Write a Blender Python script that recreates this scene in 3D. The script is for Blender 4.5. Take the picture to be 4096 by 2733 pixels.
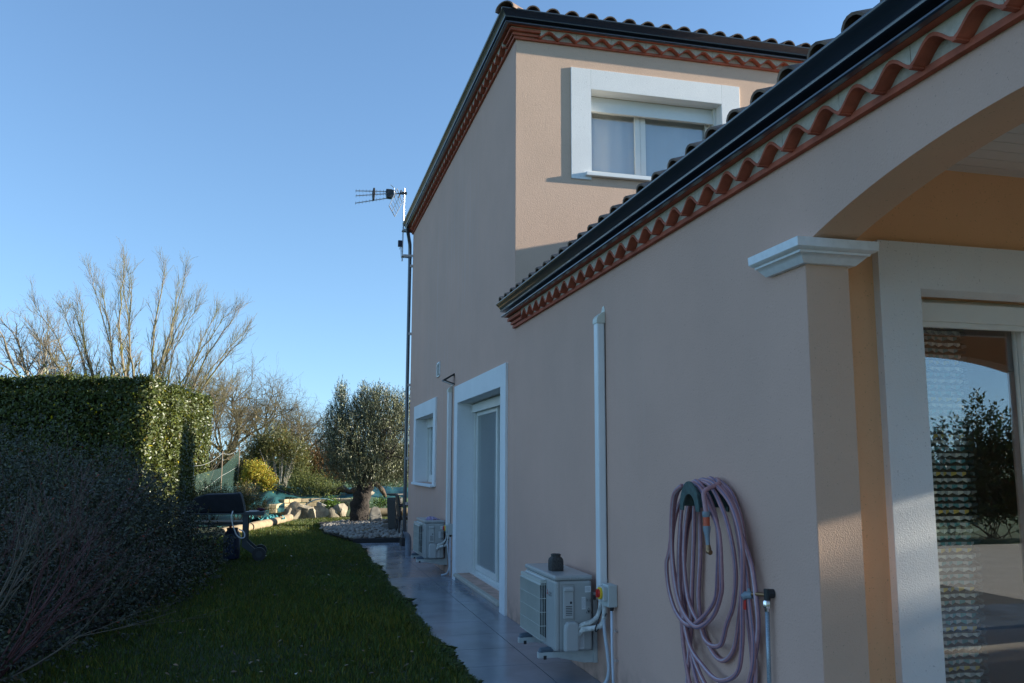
import bpy, bmesh, math, random
import numpy as np
from mathutils import Vector, Matrix
for o in list(bpy.data.objects): bpy.data.objects.remove(o)
S = bpy.context.scene
COL = S.collection
R = math.radians
# ------------------------------------------------------------------ camera
cd = bpy.data.cameras.new('camera'); cam = bpy.data.objects.new('camera', cd); COL.objects.link(cam)
yaw, pit, rol = R(14.091), R(8.137), R(0.211)
f = Vector((math.sin(yaw)*math.cos(pit), math.cos(yaw)*math.cos(pit), math.sin(pit)))
r = Vector((math.cos(yaw), -math.sin(yaw), 0)); u = r.cross(f)
r2 = r*math.cos(rol)+u*math.sin(rol); u2 = r2.cross(f)
m = Matrix((r2, u2, -f)).transposed().to_4x4(); m.translation = Vector((-2.15, 0, 1.5))
cam.matrix_world = m
cd.sensor_fit = 'HORIZONTAL'; cd.sensor_width = 36; cd.lens = 36*3460.6/4096
cd.clip_start = 0.05; cd.clip_end = 5000
S.camera = cam
# ------------------------------------------------------------------ sky and sun
SUN_EL, SUN_A = 12.9, 82.5        # elevation; azimuth from -y towards +x
w = bpy.data.worlds.new("World"); S.world = w; w.use_nodes = True
nt = w.node_tree; nt.nodes.clear()
sky = nt.nodes.new('ShaderNodeTexSky'); sky.sky_type = 'NISHITA'; sky.sun_disc = False
sky.sun_elevation = R(SUN_EL); sky.sun_rotation = R(180-SUN_A)
sky.altitude = 0; sky.air_density = 1.0; sky.dust_density = 0.0; sky.ozone_density = 3.1
bg = nt.nodes.new('ShaderNodeBackground'); bg.inputs[1].default_value = 0.139
out = nt.nodes.new('ShaderNodeOutputWorld')
tcw = nt.nodes.new('ShaderNodeTexCoord'); sx = nt.nodes.new('ShaderNodeSeparateXYZ'); cx_ = nt.nodes.new('ShaderNodeCombineXYZ')
lift = nt.nodes.new('ShaderNodeMath'); lift.operation = 'MULTIPLY_ADD'; lift.inputs[1].default_value = 0.88; lift.inputs[2].default_value = 0.105
nt.links.new(tcw.outputs['Generated'], sx.inputs[0]); nt.links.new(sx.outputs[0], cx_.inputs[0]); nt.links.new(sx.outputs[1], cx_.inputs[1])
nt.links.new(sx.outputs[2], lift.inputs[0]); nt.links.new(lift.outputs[0], cx_.inputs[2])
nrm_ = nt.nodes.new('ShaderNodeVectorMath'); nrm_.operation = 'NORMALIZE'; nt.links.new(cx_.outputs[0], nrm_.inputs[0]); nt.links.new(nrm_.outputs[0], sky.inputs[0])
nt.links.new(sky.outputs[0], bg.inputs[0]); nt.links.new(bg.outputs[0], out.inputs[0])
sd = bpy.data.lights.new('sun', 'SUN'); sd.energy = 5.0; sd.angle = R(0.53); sd.color = (1.0, 0.94, 0.80)
sun = bpy.data.objects.new('sun', sd); COL.objects.link(sun)
sdir = Vector((math.sin(R(SUN_A))*math.cos(R(SUN_EL)), -math.cos(R(SUN_A))*math.cos(R(SUN_EL)), math.sin(R(SUN_EL))))
sun.rotation_euler = sdir.to_track_quat('Z', 'Y').to_euler(); sun.location = (20, -5, 12)
S.view_settings.view_transform = 'Standard'; S.view_settings.look = 'None'
S.view_settings.gamma = 1; S.view_settings.exposure = 1.15
S.render.engine = 'CYCLES'

# ------------------------------------------------------------------ materials
MATS = {}
def mat(name, col, rough=0.7, metal=0.0, spec=0.5, var=0.0, vscale=4.0, bump=0.0, bscale=80.0, bdist=0.002,
        col2=None, trans=0.0, attr=False, detail=4.0, stretch=None, coat=0.0, vrough=0.0):
    if name in MATS: return MATS[name]
    M = bpy.data.materials.new(name); M.use_nodes = True; T = M.node_tree; N = T.nodes; L = T.links
    P = N['Principled BSDF']; P.inputs['Roughness'].default_value = rough; P.inputs['Metallic'].default_value = metal
    P.inputs['Specular IOR Level'].default_value = spec; P.inputs['Base Color'].default_value = (*col, 1)
    P.inputs['Coat Weight'].default_value = coat
    tc = N.new('ShaderNodeTexCoord'); mp = N.new('ShaderNodeMapping'); L.new(tc.outputs['Object'], mp.inputs[0])
    if stretch: mp.inputs['Scale'].default_value = stretch
    src = None
    if attr:
        a = N.new('ShaderNodeAttribute'); a.attribute_name = 'Col'
        mx = N.new('ShaderNodeMix'); mx.data_type = 'RGBA'; mx.blend_type = 'MULTIPLY'; mx.inputs[0].default_value = 1
        mx.inputs[6].default_value = (*col, 1); L.new(a.outputs['Color'], mx.inputs[7]); src = mx.outputs[2]
    if var > 0 or col2:
        n = N.new('ShaderNodeTexNoise'); n.inputs['Scale'].default_value = vscale; n.inputs['Detail'].default_value = detail
        n.inputs['Roughness'].default_value = 0.6
        L.new(mp.outputs[0], n.inputs[0])
        rp = N.new('ShaderNodeValToRGB'); rp.color_ramp.elements[0].position = 0.34; rp.color_ramp.elements[1].position = 0.66
        if col2: a0, a1 = col2, col
        else: a0 = tuple(c*(1-var) for c in col); a1 = tuple(min(1, c*(1+var)) for c in col)
        rp.color_ramp.elements[0].color = (*a0, 1); rp.color_ramp.elements[1].color = (*a1, 1)
        L.new(n.outputs['Fac'], rp.inputs[0])
        if src is not None: L.new(rp.outputs[0], mx.inputs[6])
        else: src = rp.outputs[0]
        if vrough:
            mr = N.new('ShaderNodeMapRange'); mr.inputs[3].default_value = rough-vrough; mr.inputs[4].default_value = rough+vrough
            L.new(n.outputs['Fac'], mr.inputs[0]); L.new(mr.outputs[0], P.inputs['Roughness'])
    if src is not None: L.new(src, P.inputs['Base Color'])
    if bump > 0:
        n2 = N.new('ShaderNodeTexNoise'); n2.inputs['Scale'].default_value = bscale; n2.inputs['Detail'].default_value = 3
        L.new(tc.outputs['Object'], n2.inputs[0])
        b = N.new('ShaderNodeBump'); b.inputs['Strength'].default_value = bump; b.inputs['Distance'].default_value = bdist
        L.new(n2.outputs['Fac'], b.inputs['Height']); L.new(b.outputs[0], P.inputs['Normal'])
    if trans > 0:
        tr = N.new('ShaderNodeBsdfTranslucent'); ms = N.new('ShaderNodeMixShader'); ms.inputs[0].default_value = trans
        if src is not None: L.new(src, tr.inputs[0])
        else: tr.inputs[0].default_value = (*col, 1)
        L.new(P.outputs[0], ms.inputs[1]); L.new(tr.outputs[0], ms.inputs[2]); L.new(ms.outputs[0], N['Material Output'].inputs[0])
    MATS[name] = M; return M

def stucco(name, col, bdist=0.0016, scale=150, streak=0.0):
    if name in MATS: return MATS[name]
    M = mat(name, col, rough=0.9, spec=0.25, var=0.035, vscale=1.3)
    T = M.node_tree; N = T.nodes; L = T.links; P = N['Principled BSDF']
    tc = [n for n in N if n.type == 'TEX_COORD'][0]
    n1 = N.new('ShaderNodeTexNoise'); n1.inputs['Scale'].default_value = scale; n1.inputs['Detail'].default_value = 2.5; n1.inputs['Roughness'].default_value = 0.55
    n2 = N.new('ShaderNodeTexNoise'); n2.inputs['Scale'].default_value = scale*0.42; n2.inputs['Detail'].default_value = 1.5
    L.new(tc.outputs['Object'], n1.inputs[0]); L.new(tc.outputs['Object'], n2.inputs[0])
    v = N.new('ShaderNodeTexVoronoi'); v.inputs['Scale'].default_value = scale*0.22; v.feature = 'DISTANCE_TO_EDGE'
    ad = N.new('ShaderNodeMath'); ad.operation = 'ADD'; L.new(n1.outputs['Fac'], ad.inputs[0])
    mu = N.new('ShaderNodeMath'); mu.operation = 'MULTIPLY'; mu.inputs[1].default_value = 0.35; L.new(n2.outputs['Fac'], mu.inputs[0]); L.new(mu.outputs[0], ad.inputs[1])
    b = N.new('ShaderNodeBump'); b.inputs['Strength'].default_value = 1.0; b.inputs['Distance'].default_value = bdist
    L.new(ad.outputs[0], b.inputs['Height']); L.new(b.outputs[0], P.inputs['Normal'])
    # small pits and dirt specks
    n3 = N.new('ShaderNodeTexNoise'); n3.inputs['Scale'].default_value = 95; n3.inputs['Detail'].default_value = 1; L.new(tc.outputs['Object'], n3.inputs[0])
    mr = N.new('ShaderNodeMapRange'); mr.inputs[1].default_value = 0.70; mr.inputs[2].default_value = 0.76; mr.inputs[3].default_value = 1.0; mr.inputs[4].default_value = 0.72
    L.new(n3.outputs['Fac'], mr.inputs[0])
    base = P.inputs['Base Color'].links[0].from_socket
    mx = N.new('ShaderNodeMix'); mx.data_type = 'RGBA'; mx.blend_type = 'MULTIPLY'; mx.inputs[0].default_value = 1
    L.new(base, mx.inputs[6]); cb = N.new('ShaderNodeCombineColor')
    for i in range(3): L.new(mr.outputs[0], cb.inputs[i])
    L.new(cb.outputs[0], mx.inputs[7]); last = mx.outputs[2]
    if streak > 0:   # pale vertical lime streaks
        mp = N.new('ShaderNodeMapping'); mp.inputs['Scale'].default_value = (6, 6, 0.16); L.new(tc.outputs['Object'], mp.inputs[0])
        n4 = N.new('ShaderNodeTexNoise'); n4.inputs['Scale'].default_value = 2.2; n4.inputs['Detail'].default_value = 5; L.new(mp.outputs[0], n4.inputs[0])
        m4 = N.new('ShaderNodeMapRange'); m4.inputs[1].default_value = 0.55; m4.inputs[2].default_value = 0.78; m4.inputs[3].default_value = 0; m4.inputs[4].default_value = streak
        L.new(n4.outputs['Fac'], m4.inputs[0])
        sp = N.new('ShaderNodeSeparateXYZ'); L.new(tc.outputs['Object'], sp.inputs[0])
        my = N.new('ShaderNodeMapRange'); my.inputs[1].default_value = 9.5; my.inputs[2].default_value = 12.5; my.inputs[3].default_value = .12; L.new(sp.outputs[1], my.inputs[0])
        mq = N.new('ShaderNodeMath'); mq.operation = 'MULTIPLY'; L.new(m4.outputs[0], mq.inputs[0]); L.new(my.outputs[0], mq.inputs[1])
        # splash dirt along the foot of the wall, and rain marks high up
        n5 = N.new('ShaderNodeTexNoise'); n5.inputs['Scale'].default_value = 7; n5.inputs['Detail'].default_value = 6; L.new(tc.outputs['Object'], n5.inputs[0])
        mzz = N.new('ShaderNodeMapRange'); mzz.inputs[1].default_value = 0.0; mzz.inputs[2].default_value = 0.28; mzz.inputs[3].default_value = 0.62; mzz.inputs[4].default_value = 0.0; L.new(sp.outputs[2], mzz.inputs[0])
        m6 = N.new('ShaderNodeMapRange'); m6.inputs[1].default_value = 0.38; m6.inputs[2].default_value = 0.68; L.new(n5.outputs['Fac'], m6.inputs[0])
        m7 = N.new('ShaderNodeMath'); m7.operation = 'MULTIPLY'; L.new(mzz.outputs[0], m7.inputs[0]); L.new(m6.outputs[0], m7.inputs[1])
        md_ = N.new('ShaderNodeMix'); md_.data_type = 'RGBA'; md_.inputs[7].default_value = (0.16, 0.12, 0.09, 1); L.new(m7.outputs[0], md_.inputs[0]); L.new(last, md_.inputs[6]); last = md_.outputs[2]
        n8 = N.new('ShaderNodeTexNoise'); n8.inputs['Scale'].default_value = .55; n8.inputs['Detail'].default_value = 4; L.new(tc.outputs['Object'], n8.inputs[0])
        m8 = N.new('ShaderNodeMapRange'); m8.inputs[1].default_value = .42; m8.inputs[2].default_value = .7; m8.inputs[3].default_value = 0; m8.inputs[4].default_value = .16; L.new(n8.outputs['Fac'], m8.inputs[0])
        m9 = N.new('ShaderNodeMix'); m9.data_type = 'RGBA'; m9.inputs[7].default_value = (0.45, 0.33, 0.27, 1); L.new(m8.outputs[0], m9.inputs[0]); L.new(last, m9.inputs[6]); last = m9.outputs[2]
        mz = N.new('ShaderNodeMix'); mz.data_type = 'RGBA'; mz.inputs[7].default_value = (0.62, 0.6, 0.6, 1)
        L.new(mq.outputs[0], mz.inputs[0]); L.new(last, mz.inputs[6]); last = mz.outputs[2]
    L.new(last, P.inputs['Base Color'])
    return M

BEIGE = stucco('beige_render', (0.65, 0.402, 0.305), bdist=0.0030, scale=95, streak=0.28)
BEIGE_F = stucco('beige_render_coarse_sunlit', (0.68, 0.462, 0.335), bdist=0.0026, scale=190)  # same beige paint, its colour made lighter and yellower for the sunlit faces
SOFF = stucco('beige_render_warm_bounce', (0.78, 0.50, 0.33), bdist=0.002)  # beige paint with warm bounced light put into its colour for arch undersides
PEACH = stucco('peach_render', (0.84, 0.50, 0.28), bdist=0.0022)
WHITE_R = stucco('white_render', (0.80, 0.79, 0.77), bdist=0.0020, scale=190)
WHITE = mat('white_plastic', (0.80, 0.80, 0.78), rough=0.35, var=0.03)
CREAM_P = mat('cream_plastic', (0.66, 0.65, 0.55), rough=0.4, var=0.04)
ALU = mat('white_aluminium', (0.74, 0.73, 0.68), rough=0.35, var=0.03)
TERRA = mat('red_terracotta', (0.42, 0.105, 0.055), rough=0.8, var=0.22, vscale=9, bump=0.25, bscale=160)
MORTAR = mat('cream_mortar', (0.50, 0.42, 0.33), rough=0.95, var=0.12, vscale=30, bump=0.6, bscale=260)
DKMETAL = mat('anthracite_aluminium', (0.020, 0.027, 0.042), rough=0.30, spec=0.7, var=0.1, vscale=2.5, coat=0.5)
TILE = mat('roof_tile_clay', (0.32, 0.21, 0.15), rough=0.9, var=0, col2=(0.12, 0.085, 0.07), vscale=11, bump=0.4, bscale=90)
DKPLAST = mat('dark_plastic', (0.02, 0.021, 0.023), rough=0.45)
STONEC = mat('sill_stone', (0.50, 0.44, 0.36), rough=0.7, var=0.12, vscale=12, bump=0.15, bscale=200)
GALV = mat('galvanised_steel', (0.55, 0.56, 0.58), rough=0.35, metal=0.9, var=0.08, vscale=20)
CHROME = mat('chrome', (0.7, 0.7, 0.72), rough=0.15, metal=1.0)
BRASS = mat('brass', (0.35, 0.2, 0.1), rough=0.4, metal=0.8)
REDP = mat('red_plastic', (0.55, 0.03, 0.02), rough=0.4)
YELP = mat('yellow_plastic', (0.85, 0.55, 0.03), rough=0.4)
ACW = mat('painted_steel', (0.42, 0.42, 0.40), rough=0.32, var=0.05, vscale=5)
ACG = mat('grey_painted_steel', (0.52, 0.54, 0.52), rough=0.45, var=0.08, vscale=14)
INK = mat('ink', (0.03, 0.03, 0.035), rough=0.6)
INKG = mat('grey_ink', (0.28, 0.29, 0.31), rough=0.6)
REDINK = mat('red_ink', (0.5, 0.02, 0.03), rough=0.5)
DARK = mat('interior_dark', (0.03, 0.028, 0.025), rough=0.9)

def glass_mat(name, tint, rough=0.0, fac=None):
    M = bpy.data.materials.new(name); M.use_nodes = True; T = M.node_tree; N = T.nodes; L = T.links
    N.clear(); o = N.new('ShaderNodeOutputMaterial')
    tr = N.new('ShaderNodeBsdfTransparent'); tr.inputs[0].default_value = (*tint, 1)
    g = N.new('ShaderNodeBsdfGlossy'); g.inputs['Roughness'].default_value = rough; g.inputs[0].default_value = (0.9, 0.93, 0.96, 1)
    ge = N.new('ShaderNodeNewGeometry'); dt = N.new('ShaderNodeVectorMath'); dt.operation = 'DOT_PRODUCT'
    L.new(ge.outputs['Normal'], dt.inputs[0]); L.new(ge.outputs['Incoming'], dt.inputs[1])
    ab = N.new('ShaderNodeMath'); ab.operation = 'ABSOLUTE'; L.new(dt.outputs['Value'], ab.inputs[0])
    om = N.new('ShaderNodeMath'); om.operation = 'SUBTRACT'; om.inputs[0].default_value = 1.0; L.new(ab.outputs[0], om.inputs[1])
    pw = N.new('ShaderNodeMath'); pw.operation = 'POWER'; pw.inputs[1].default_value = 5.0; L.new(om.outputs[0], pw.inputs[0])
    ml = N.new('ShaderNodeMath'); ml.operation = 'MULTIPLY_ADD'; ml.inputs[1].default_value = 0.88; ml.inputs[2].default_value = 0.12
    L.new(pw.outputs[0], ml.inputs[0])
    mx = N.new('ShaderNodeMixShader'); L.new(ml.outputs[0], mx.inputs[0]); L.new(tr.outputs[0], mx.inputs[1]); L.new(g.outputs[0], mx.inputs[2])
    L.new(mx.outputs[0], o.inputs[0]); return M
GLASS = glass_mat('window_glass', (0.94, 0.96, 0.95))

# ------------------------------------------------------------------ helpers
def tag(o, label=None, cat=None, group=None, kind=None):
    if label: o['label'] = label
    if cat: o['category'] = cat
    if group: o['group'] = group
    if kind: o['kind'] = kind
    return o
def thing(name, loc, label, cat, group=None):
    o = bpy.data.objects.new(name, None); COL.objects.link(o); o.location = loc; o.empty_display_size = 0.1
    return tag(o, label, cat, group)
class MB:
    def __init__(s): s.v = []; s.f = []; s.m = []
    def add(s, vs, fs, mi=0):
        b = len(s.v); s.v += [tuple(p) for p in vs]
        for q in fs: s.f.append(tuple(b+i for i in q)); s.m.append(mi)
        return s
    def box(s, a, b, mi=0):
        x0, y0, z0 = [min(i, j) for i, j in zip(a, b)]; x1, y1, z1 = [max(i, j) for i, j in zip(a, b)]
        return s.add([(x0,y0,z0),(x1,y0,z0),(x1,y1,z0),(x0,y1,z0),(x0,y0,z1),(x1,y0,z1),(x1,y1,z1),(x0,y1,z1)],
              [(0,3,2,1),(4,5,6,7),(0,1,5,4),(1,2,6,5),(2,3,7,6),(3,0,4,7)], mi)
    def quad(s, *p, mi=0): return s.add(p, [tuple(range(len(p)))], mi)
    def prism(s, poly, axis, a, b, mi=0):
        # poly: 2D points in the two other axes (in xyz order), extruded along axis from a to b
        def P(q, t):
            q = list(q); q.insert(axis, t); return tuple(q)
        n = len(poly); vs = [P(q, a) for q in poly]+[P(q, b) for q in poly]
        fs = [tuple(range(n))[::-1], tuple(range(n, 2*n))]+[(i, (i+1) % n, n+(i+1) % n, n+i) for i in range(n)]
        return s.add(vs, fs, mi)
    def tube(s, pts, rad, n=8, mi=0, cap=True, closed=False):
        P = [Vector(p) for p in pts]; k = len(P)
        rs = rad if hasattr(rad, '__len__') else [rad]*k
        up = None; rings = []
        for i in range(k):
            a = P[(i-1) % k] if (closed or i > 0) else P[i]; b = P[(i+1) % k] if (closed or i < k-1) else P[i]
            d = (b-a); d = d.normalized() if d.length > 1e-9 else Vector((0, 0, 1))
            if up is None: up = d.orthogonal().normalized()
            up = (up-d*up.dot(d)); up = up.normalized() if up.length > 1e-6 else d.orthogonal().normalized()
            q = d.cross(up)
            rings.append([P[i]+(up*math.cos(2*math.pi*j/n)+q*math.sin(2*math.pi*j/n))*rs[i] for j in range(n)])
        vs = [p for rg in rings for p in rg]; fs = []
        for i in range(k if closed else k-1):
            i2 = (i+1) % k
            for j in range(n): fs.append((i*n+j, i*n+(j+1) % n, i2*n+(j+1) % n, i2*n+j))
        if cap and not closed: fs += [tuple(range(n))[::-1], tuple(range((k-1)*n, k*n))]
        return s.add(vs, fs, mi)
    def lathe(s, prof, c, axis=2, n=20, mi=0):
        vs = []; k = len(prof)
        for rr, h in prof:
            for j in range(n):
                a = 2*math.pi*j/n; q = [rr*math.cos(a), rr*math.sin(a)]; q.insert(axis, h)
                vs.append((c[0]+q[0], c[1]+q[1], c[2]+q[2]))
        fs = [(i*n+j, i*n+(j+1) % n, (i+1)*n+(j+1) % n, (i+1)*n+j) for i in range(k-1) for j in range(n)]
        fs += [tuple(range(n))[::-1], tuple(range((k-1)*n, k*n))]
        return s.add(vs, fs, mi)
    def sweep(s, prof, path, mi=0, cap=True):
        # prof: [(o,z)], path: function(o) -> list of (x,y)
        n = len(prof); cols = [path(o) for o, z in prof]; k = len(cols[0])
        vs = [(cols[i][j][0], cols[i][j][1], prof[i][1]) for j in range(k) for i in range(n)]
        fs = [(j*n+i, j*n+(i+1) % n, (j+1)*n+(i+1) % n, (j+1)*n+i) for j in range(k-1) for i in range(n)]
        if cap: fs += [tuple(range(n))[::-1], tuple(range((k-1)*n, k*n))]
        return s.add(vs, fs, mi)
    def build(s, name, mats, parent=None, smooth=False, bevel=0, recalc=True):
        me = bpy.data.meshes.new(name); me.from_pydata(s.v, [], s.f)
        if not isinstance(mats, (list, tuple)): mats = [mats]
        for q in mats: me.materials.append(q)
        if len(mats) > 1: me.polygons.foreach_set('material_index', s.m)
        if recalc and len(s.f) < 60000:
            b = bmesh.new(); b.from_mesh(me); bmesh.ops.recalc_face_normals(b, faces=b.faces); b.to_mesh(me); b.free()
        if smooth: me.shade_smooth(); 
        o = bpy.data.objects.new(name, me); COL.objects.link(o)
        if smooth == 'auto':
            me.set_sharp_from_angle(angle=R(40))
        if bevel:
            md = o.modifiers.new('bevel', 'BEVEL'); md.width = bevel; md.segments = 2; md.limit_method = 'ANGLE'; md.angle_limit = R(50)
        if parent:
            o.parent = parent
            p = parent; off = Vector((0, 0, 0))
            while p: 
                if p.type == 'EMPTY': off += Vector(p.location)
                p = p.parent
            if parent.type == 'EMPTY': o.matrix_parent_inverse = Matrix.Translation(-off)
        return o
def catmull(P, sub=8, closed=False):
    P = [Vector(p) for p in P]; n = len(P); out = []
    rng = range(n if closed else n-1)
    for i in rng:
        if closed: a, b, c, d = P[(i-1) % n], P[i], P[(i+1) % n], P[(i+2) % n]
        else: a, b, c, d = P[max(i-1, 0)], P[i], P[i+1], P[min(i+2, n-1)]
        for k in range(sub):
            t = k/sub
            out.append(0.5*((2*b)+(-a+c)*t+(2*a-5*b+4*c-d)*t*t+(-a+3*b-3*c+d)*t*t*t))
    if not closed: out.append(P[-1])
    return out
def text_mb(txt, size, origin, xdir, ydir, mi=0, mb=None, off=0.0006, xs=1.0):
    c = bpy.data.curves.new('t', 'FONT'); c.body = txt; c.size = size; c.resolution_u = 3
    o = bpy.data.objects.new('t', c); COL.objects.link(o)
    dg = bpy.context.evaluated_depsgraph_get(); me = o.evaluated_get(dg).to_mesh()
    X, Y, O = Vector(xdir), Vector(ydir), Vector(origin); nrm = X.cross(Y).normalized()
    vs = [O+X*(v.co.x*xs)+Y*v.co.y+nrm*off for v in me.vertices]; fs = [tuple(p.vertices) for p in me.polygons]
    mb = mb or MB(); mb.add(vs, fs, mi)
    o.evaluated_get(dg).to_mesh_clear(); bpy.data.objects.remove(o); return mb

# =================================================================== STRUCTURE: ground
WX = 12.0      # width of the two-storey block
YF, YB, YP = 8.44, 16.6, 3.283
GRASS_SOIL = mat('lawn_soil', (0.030, 0.055, 0.012), rough=1, var=0, col2=(0.045, 0.04, 0.02), vscale=3)
FIELD = mat('field_green', (0.06, 0.12, 0.02), rough=1, var=0.25, vscale=0.3)
g = MB()
nx = 40
g.quad((-3000, -3000, -0.03), (3000, -3000, -0.03), (3000, 3000, -0.03), (-3000, 3000, -0.03))
tag(g.build('ground', FIELD), kind='structure')
# lawn sheet, gently uneven
def lawn_z(x, y): return 0.012*math.sin(x*1.7+y*.6)+0.010*math.sin(y*1.3-x)+0.0
g = MB(); XS = np.linspace(-6.5, -0.88, 40); YS = np.linspace(-3, 26.2, 130)
vs = [(x, y, lawn_z(x, y)-0.012) for y in YS for x in XS]; n = len(XS)
g.add(vs, [(j*n+i, j*n+i+1, (j+1)*n+i+1, (j+1)*n+i) for j in range(len(YS)-1) for i in range(n-1)])
XS2 = np.linspace(-0.88, 9, 20); YS2 = np.linspace(17.4, 26.2, 20); n2 = len(XS2)
g.add([(x, y, lawn_z(x, y)-0.012) for y in YS2 for x in XS2], [(j*n2+i, j*n2+i+1, (j+1)*n2+i+1, (j+1)*n2+i) for j in range(19) for i in range(n2-1)])
tag(g.build('lawn', GRASS_SOIL, smooth=True), kind='structure')
# bed soil on the left
SOIL = mat('bark_mulch', (0.018, 0.014, 0.010), rough=1, var=0.4, vscale=20, bump=0.8, bscale=60, bdist=0.01)
g = MB(); edge = [(-5.0, -3), (-4.7, 3), (-4.35, 5.5), (-4.1, 7.2), (-3.85, 8.6), (-3.7, 10), (-3.55, 12), (-3.6, 14.6), (-4.2, 18), (-4.9, 19.2), (-12, 19.2), (-12, -3)]
g.prism(edge, 2, -0.02, 0.03)
tag(g.build('planting_bed', SOIL), kind='structure')

# paved path: porcelain slabs on dark grout
SLAB = mat('grey_porcelain', (0.25, 0.275, 0.31), rough=0.19, spec=0.55, var=0.14, vscale=1.6, stretch=(1, 1, 1), vrough=0.15)
GROUT = mat('grout', (0.045, 0.045, 0.045), rough=0.9)
g = MB(); g.box((-0.93, -3, -0.10), (0.0, 17.30, 0.0)); g.box((0, -3, -0.1), (6.6, 3.46, -0.001)); g.box((6.0, -3, -0.1), (8, 0.3, -0.002))
random.seed(3)
joints = [9.725-0.6235*i for i in range(-13, 21)]
for y0 in joints:
    y1 = min(y0+0.6235, 17.30)
    if y0 > 17.2: continue
    for (x0, x1) in ((-0.93, -0.306), (-0.306, -0.0)):
        x1b = x1 if x1 < 0 else 0.0
        g.box((x0+0.0035, y0+0.0035, 0.0), (x1b-0.0035 if x1 < 0 else -0.005, y1-0.0035, 0.004+random.uniform(0, .0006)), 1)
for i in range(11):
    for j in range(7):
        g.box((0.002+i*.6, 3.46-(j+1)*.6+.002, -0.001), (0.002+i*.6+.596, 3.46-j*.6-.002, 0.004), 1)
tag(g.build('path', [GROUT, SLAB]), kind='structure')

g = MB(); g.box((6.0, -7, -.1), (14, 9, .001)); g.box((0, .52, .0042), (5.73, 3.45, .006))
tag(g.build('terrace', mat('bounce_paving', (.62, .52, .40), rough=.8, var=.1, vscale=2)), kind='structure')  # pale warm floor and paving added to bounce light under the arches
# =================================================================== HOUSE
house = thing('house', (0, 0, 0), 'two storey beige rendered house with red tile cornices, white window surrounds and black gutters', 'house')
def part(mb, name, mats, smooth=False, bevel=0, parent=None, label=None):
    o = mb.build(name, mats, parent or house, smooth, bevel)
    if label: o['label'] = label
    return o
def wall_grid(mb, axis, c0, c1, U, V, holes, mi=0, mi_rev=None):
    """slab between coordinate c0 (outer) and c1 on axis; U, V ranges; holes list (u0,u1,v0,v1)"""
    us = sorted(set([U[0], U[1]]+[h[i] for h in holes for i in (0, 1)])); vs_ = sorted(set([V[0], V[1]]+[h[i] for h in holes for i in (2, 3)]))
    def P(u_, v_, c):
        return (c, u_, v_) if axis == 0 else (u_, c, v_)
    for i in range(len(us)-1):
        for j in range(len(vs_)-1):
            uc, vc = (us[i]+us[i+1])/2, (vs_[j]+vs_[j+1])/2
            if any(h[0] < uc < h[1] and h[2] < vc < h[3] for h in holes): continue
            for c in (c0, c1): mb.quad(P(us[i], vs_[j], c), P(us[i+1], vs_[j], c), P(us[i+1], vs_[j+1], c), P(us[i], vs_[j+1], c), mi=mi)
    def rim(a, b, c_, d, k):
        mb.quad(P(a, c_, c0), P(b, c_, c0), P(b, c_, c1), P(a, c_, c1), mi=k); mb.quad(P(a, d, c0), P(b, d, c0), P(b, d, c1), P(a, d, c1), mi=k)
        mb.quad(P(a, c_, c0), P(a, d, c0), P(a, d, c1), P(a, c_, c1), mi=k); mb.quad(P(b, c_, c0), P(b, d, c0), P(b, d, c1), P(b, c_, c1), mi=k)
    rim(U[0], U[1], V[0], V[1], mi)
    for h in holes: rim(*h, mi if mi_rev is None else mi_rev)
DOOR = (8.96, 11.46, 0.10, 2.33)      # opening in the side wall: y0,y1,z0,z1
WIN = (13.55, 15.56, 1.20, 2.315)
# two-storey side wall
b = MB(); wall_grid(b, 0, 0.0, 0.30, (YF+.002, YB), (-0.05, 6.02), [DOOR, WIN]); part(b, 'wall', BEIGE)
b = MB(); wall_grid(b, 0, 0.0, 0.209, (YP+.002, YF), (-0.05, 2.88), []); b.box((0, YP, 2.467), (.211, YP+.002, 2.88)); part(b, 'wall', BEIGE)
# upper front wall facing the camera
FW = (0.835, 2.395, 4.60, 5.545)
b = MB(); wall_grid(b, 1, YF, YF+0.30, (0.002, WX), (2.6, 6.02), [FW]); part(b, 'wall', BEIGE_F)
# unseen sides of the block, and rear wing
b = MB(); b.box((WX-.3, YF+.3, 0), (WX, YB, 6.02)); b.box((0.3, YB-.3, 0), (WX-.3, YB, 6.02)); b.box((5.96, YF, 0), (WX, YF+.3, 2.6)); part(b, 'wall', BEIGE)
# inner floors and ceilings so that rooms are closed
b = MB(); b.box((0.31, YF+.31, 2.7), (WX-.31, YB-.31, 2.85)); b.box((0.31, YF+.31, 5.9), (WX-.31, YB-.31, 6.0)); b.box((0.31, YF+.31, 0.0), (WX-.31, YB-.31, 0.09))
b.box((3.2, YF+.31, 0.09), (3.3, YB-.31, 5.9)); b.box((0.31, 12.4, .09), (3.2, 12.5, 2.7)); part(b, 'inner_partition', mat('plaster', (.5, .48, .44), rough=.9))
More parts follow.
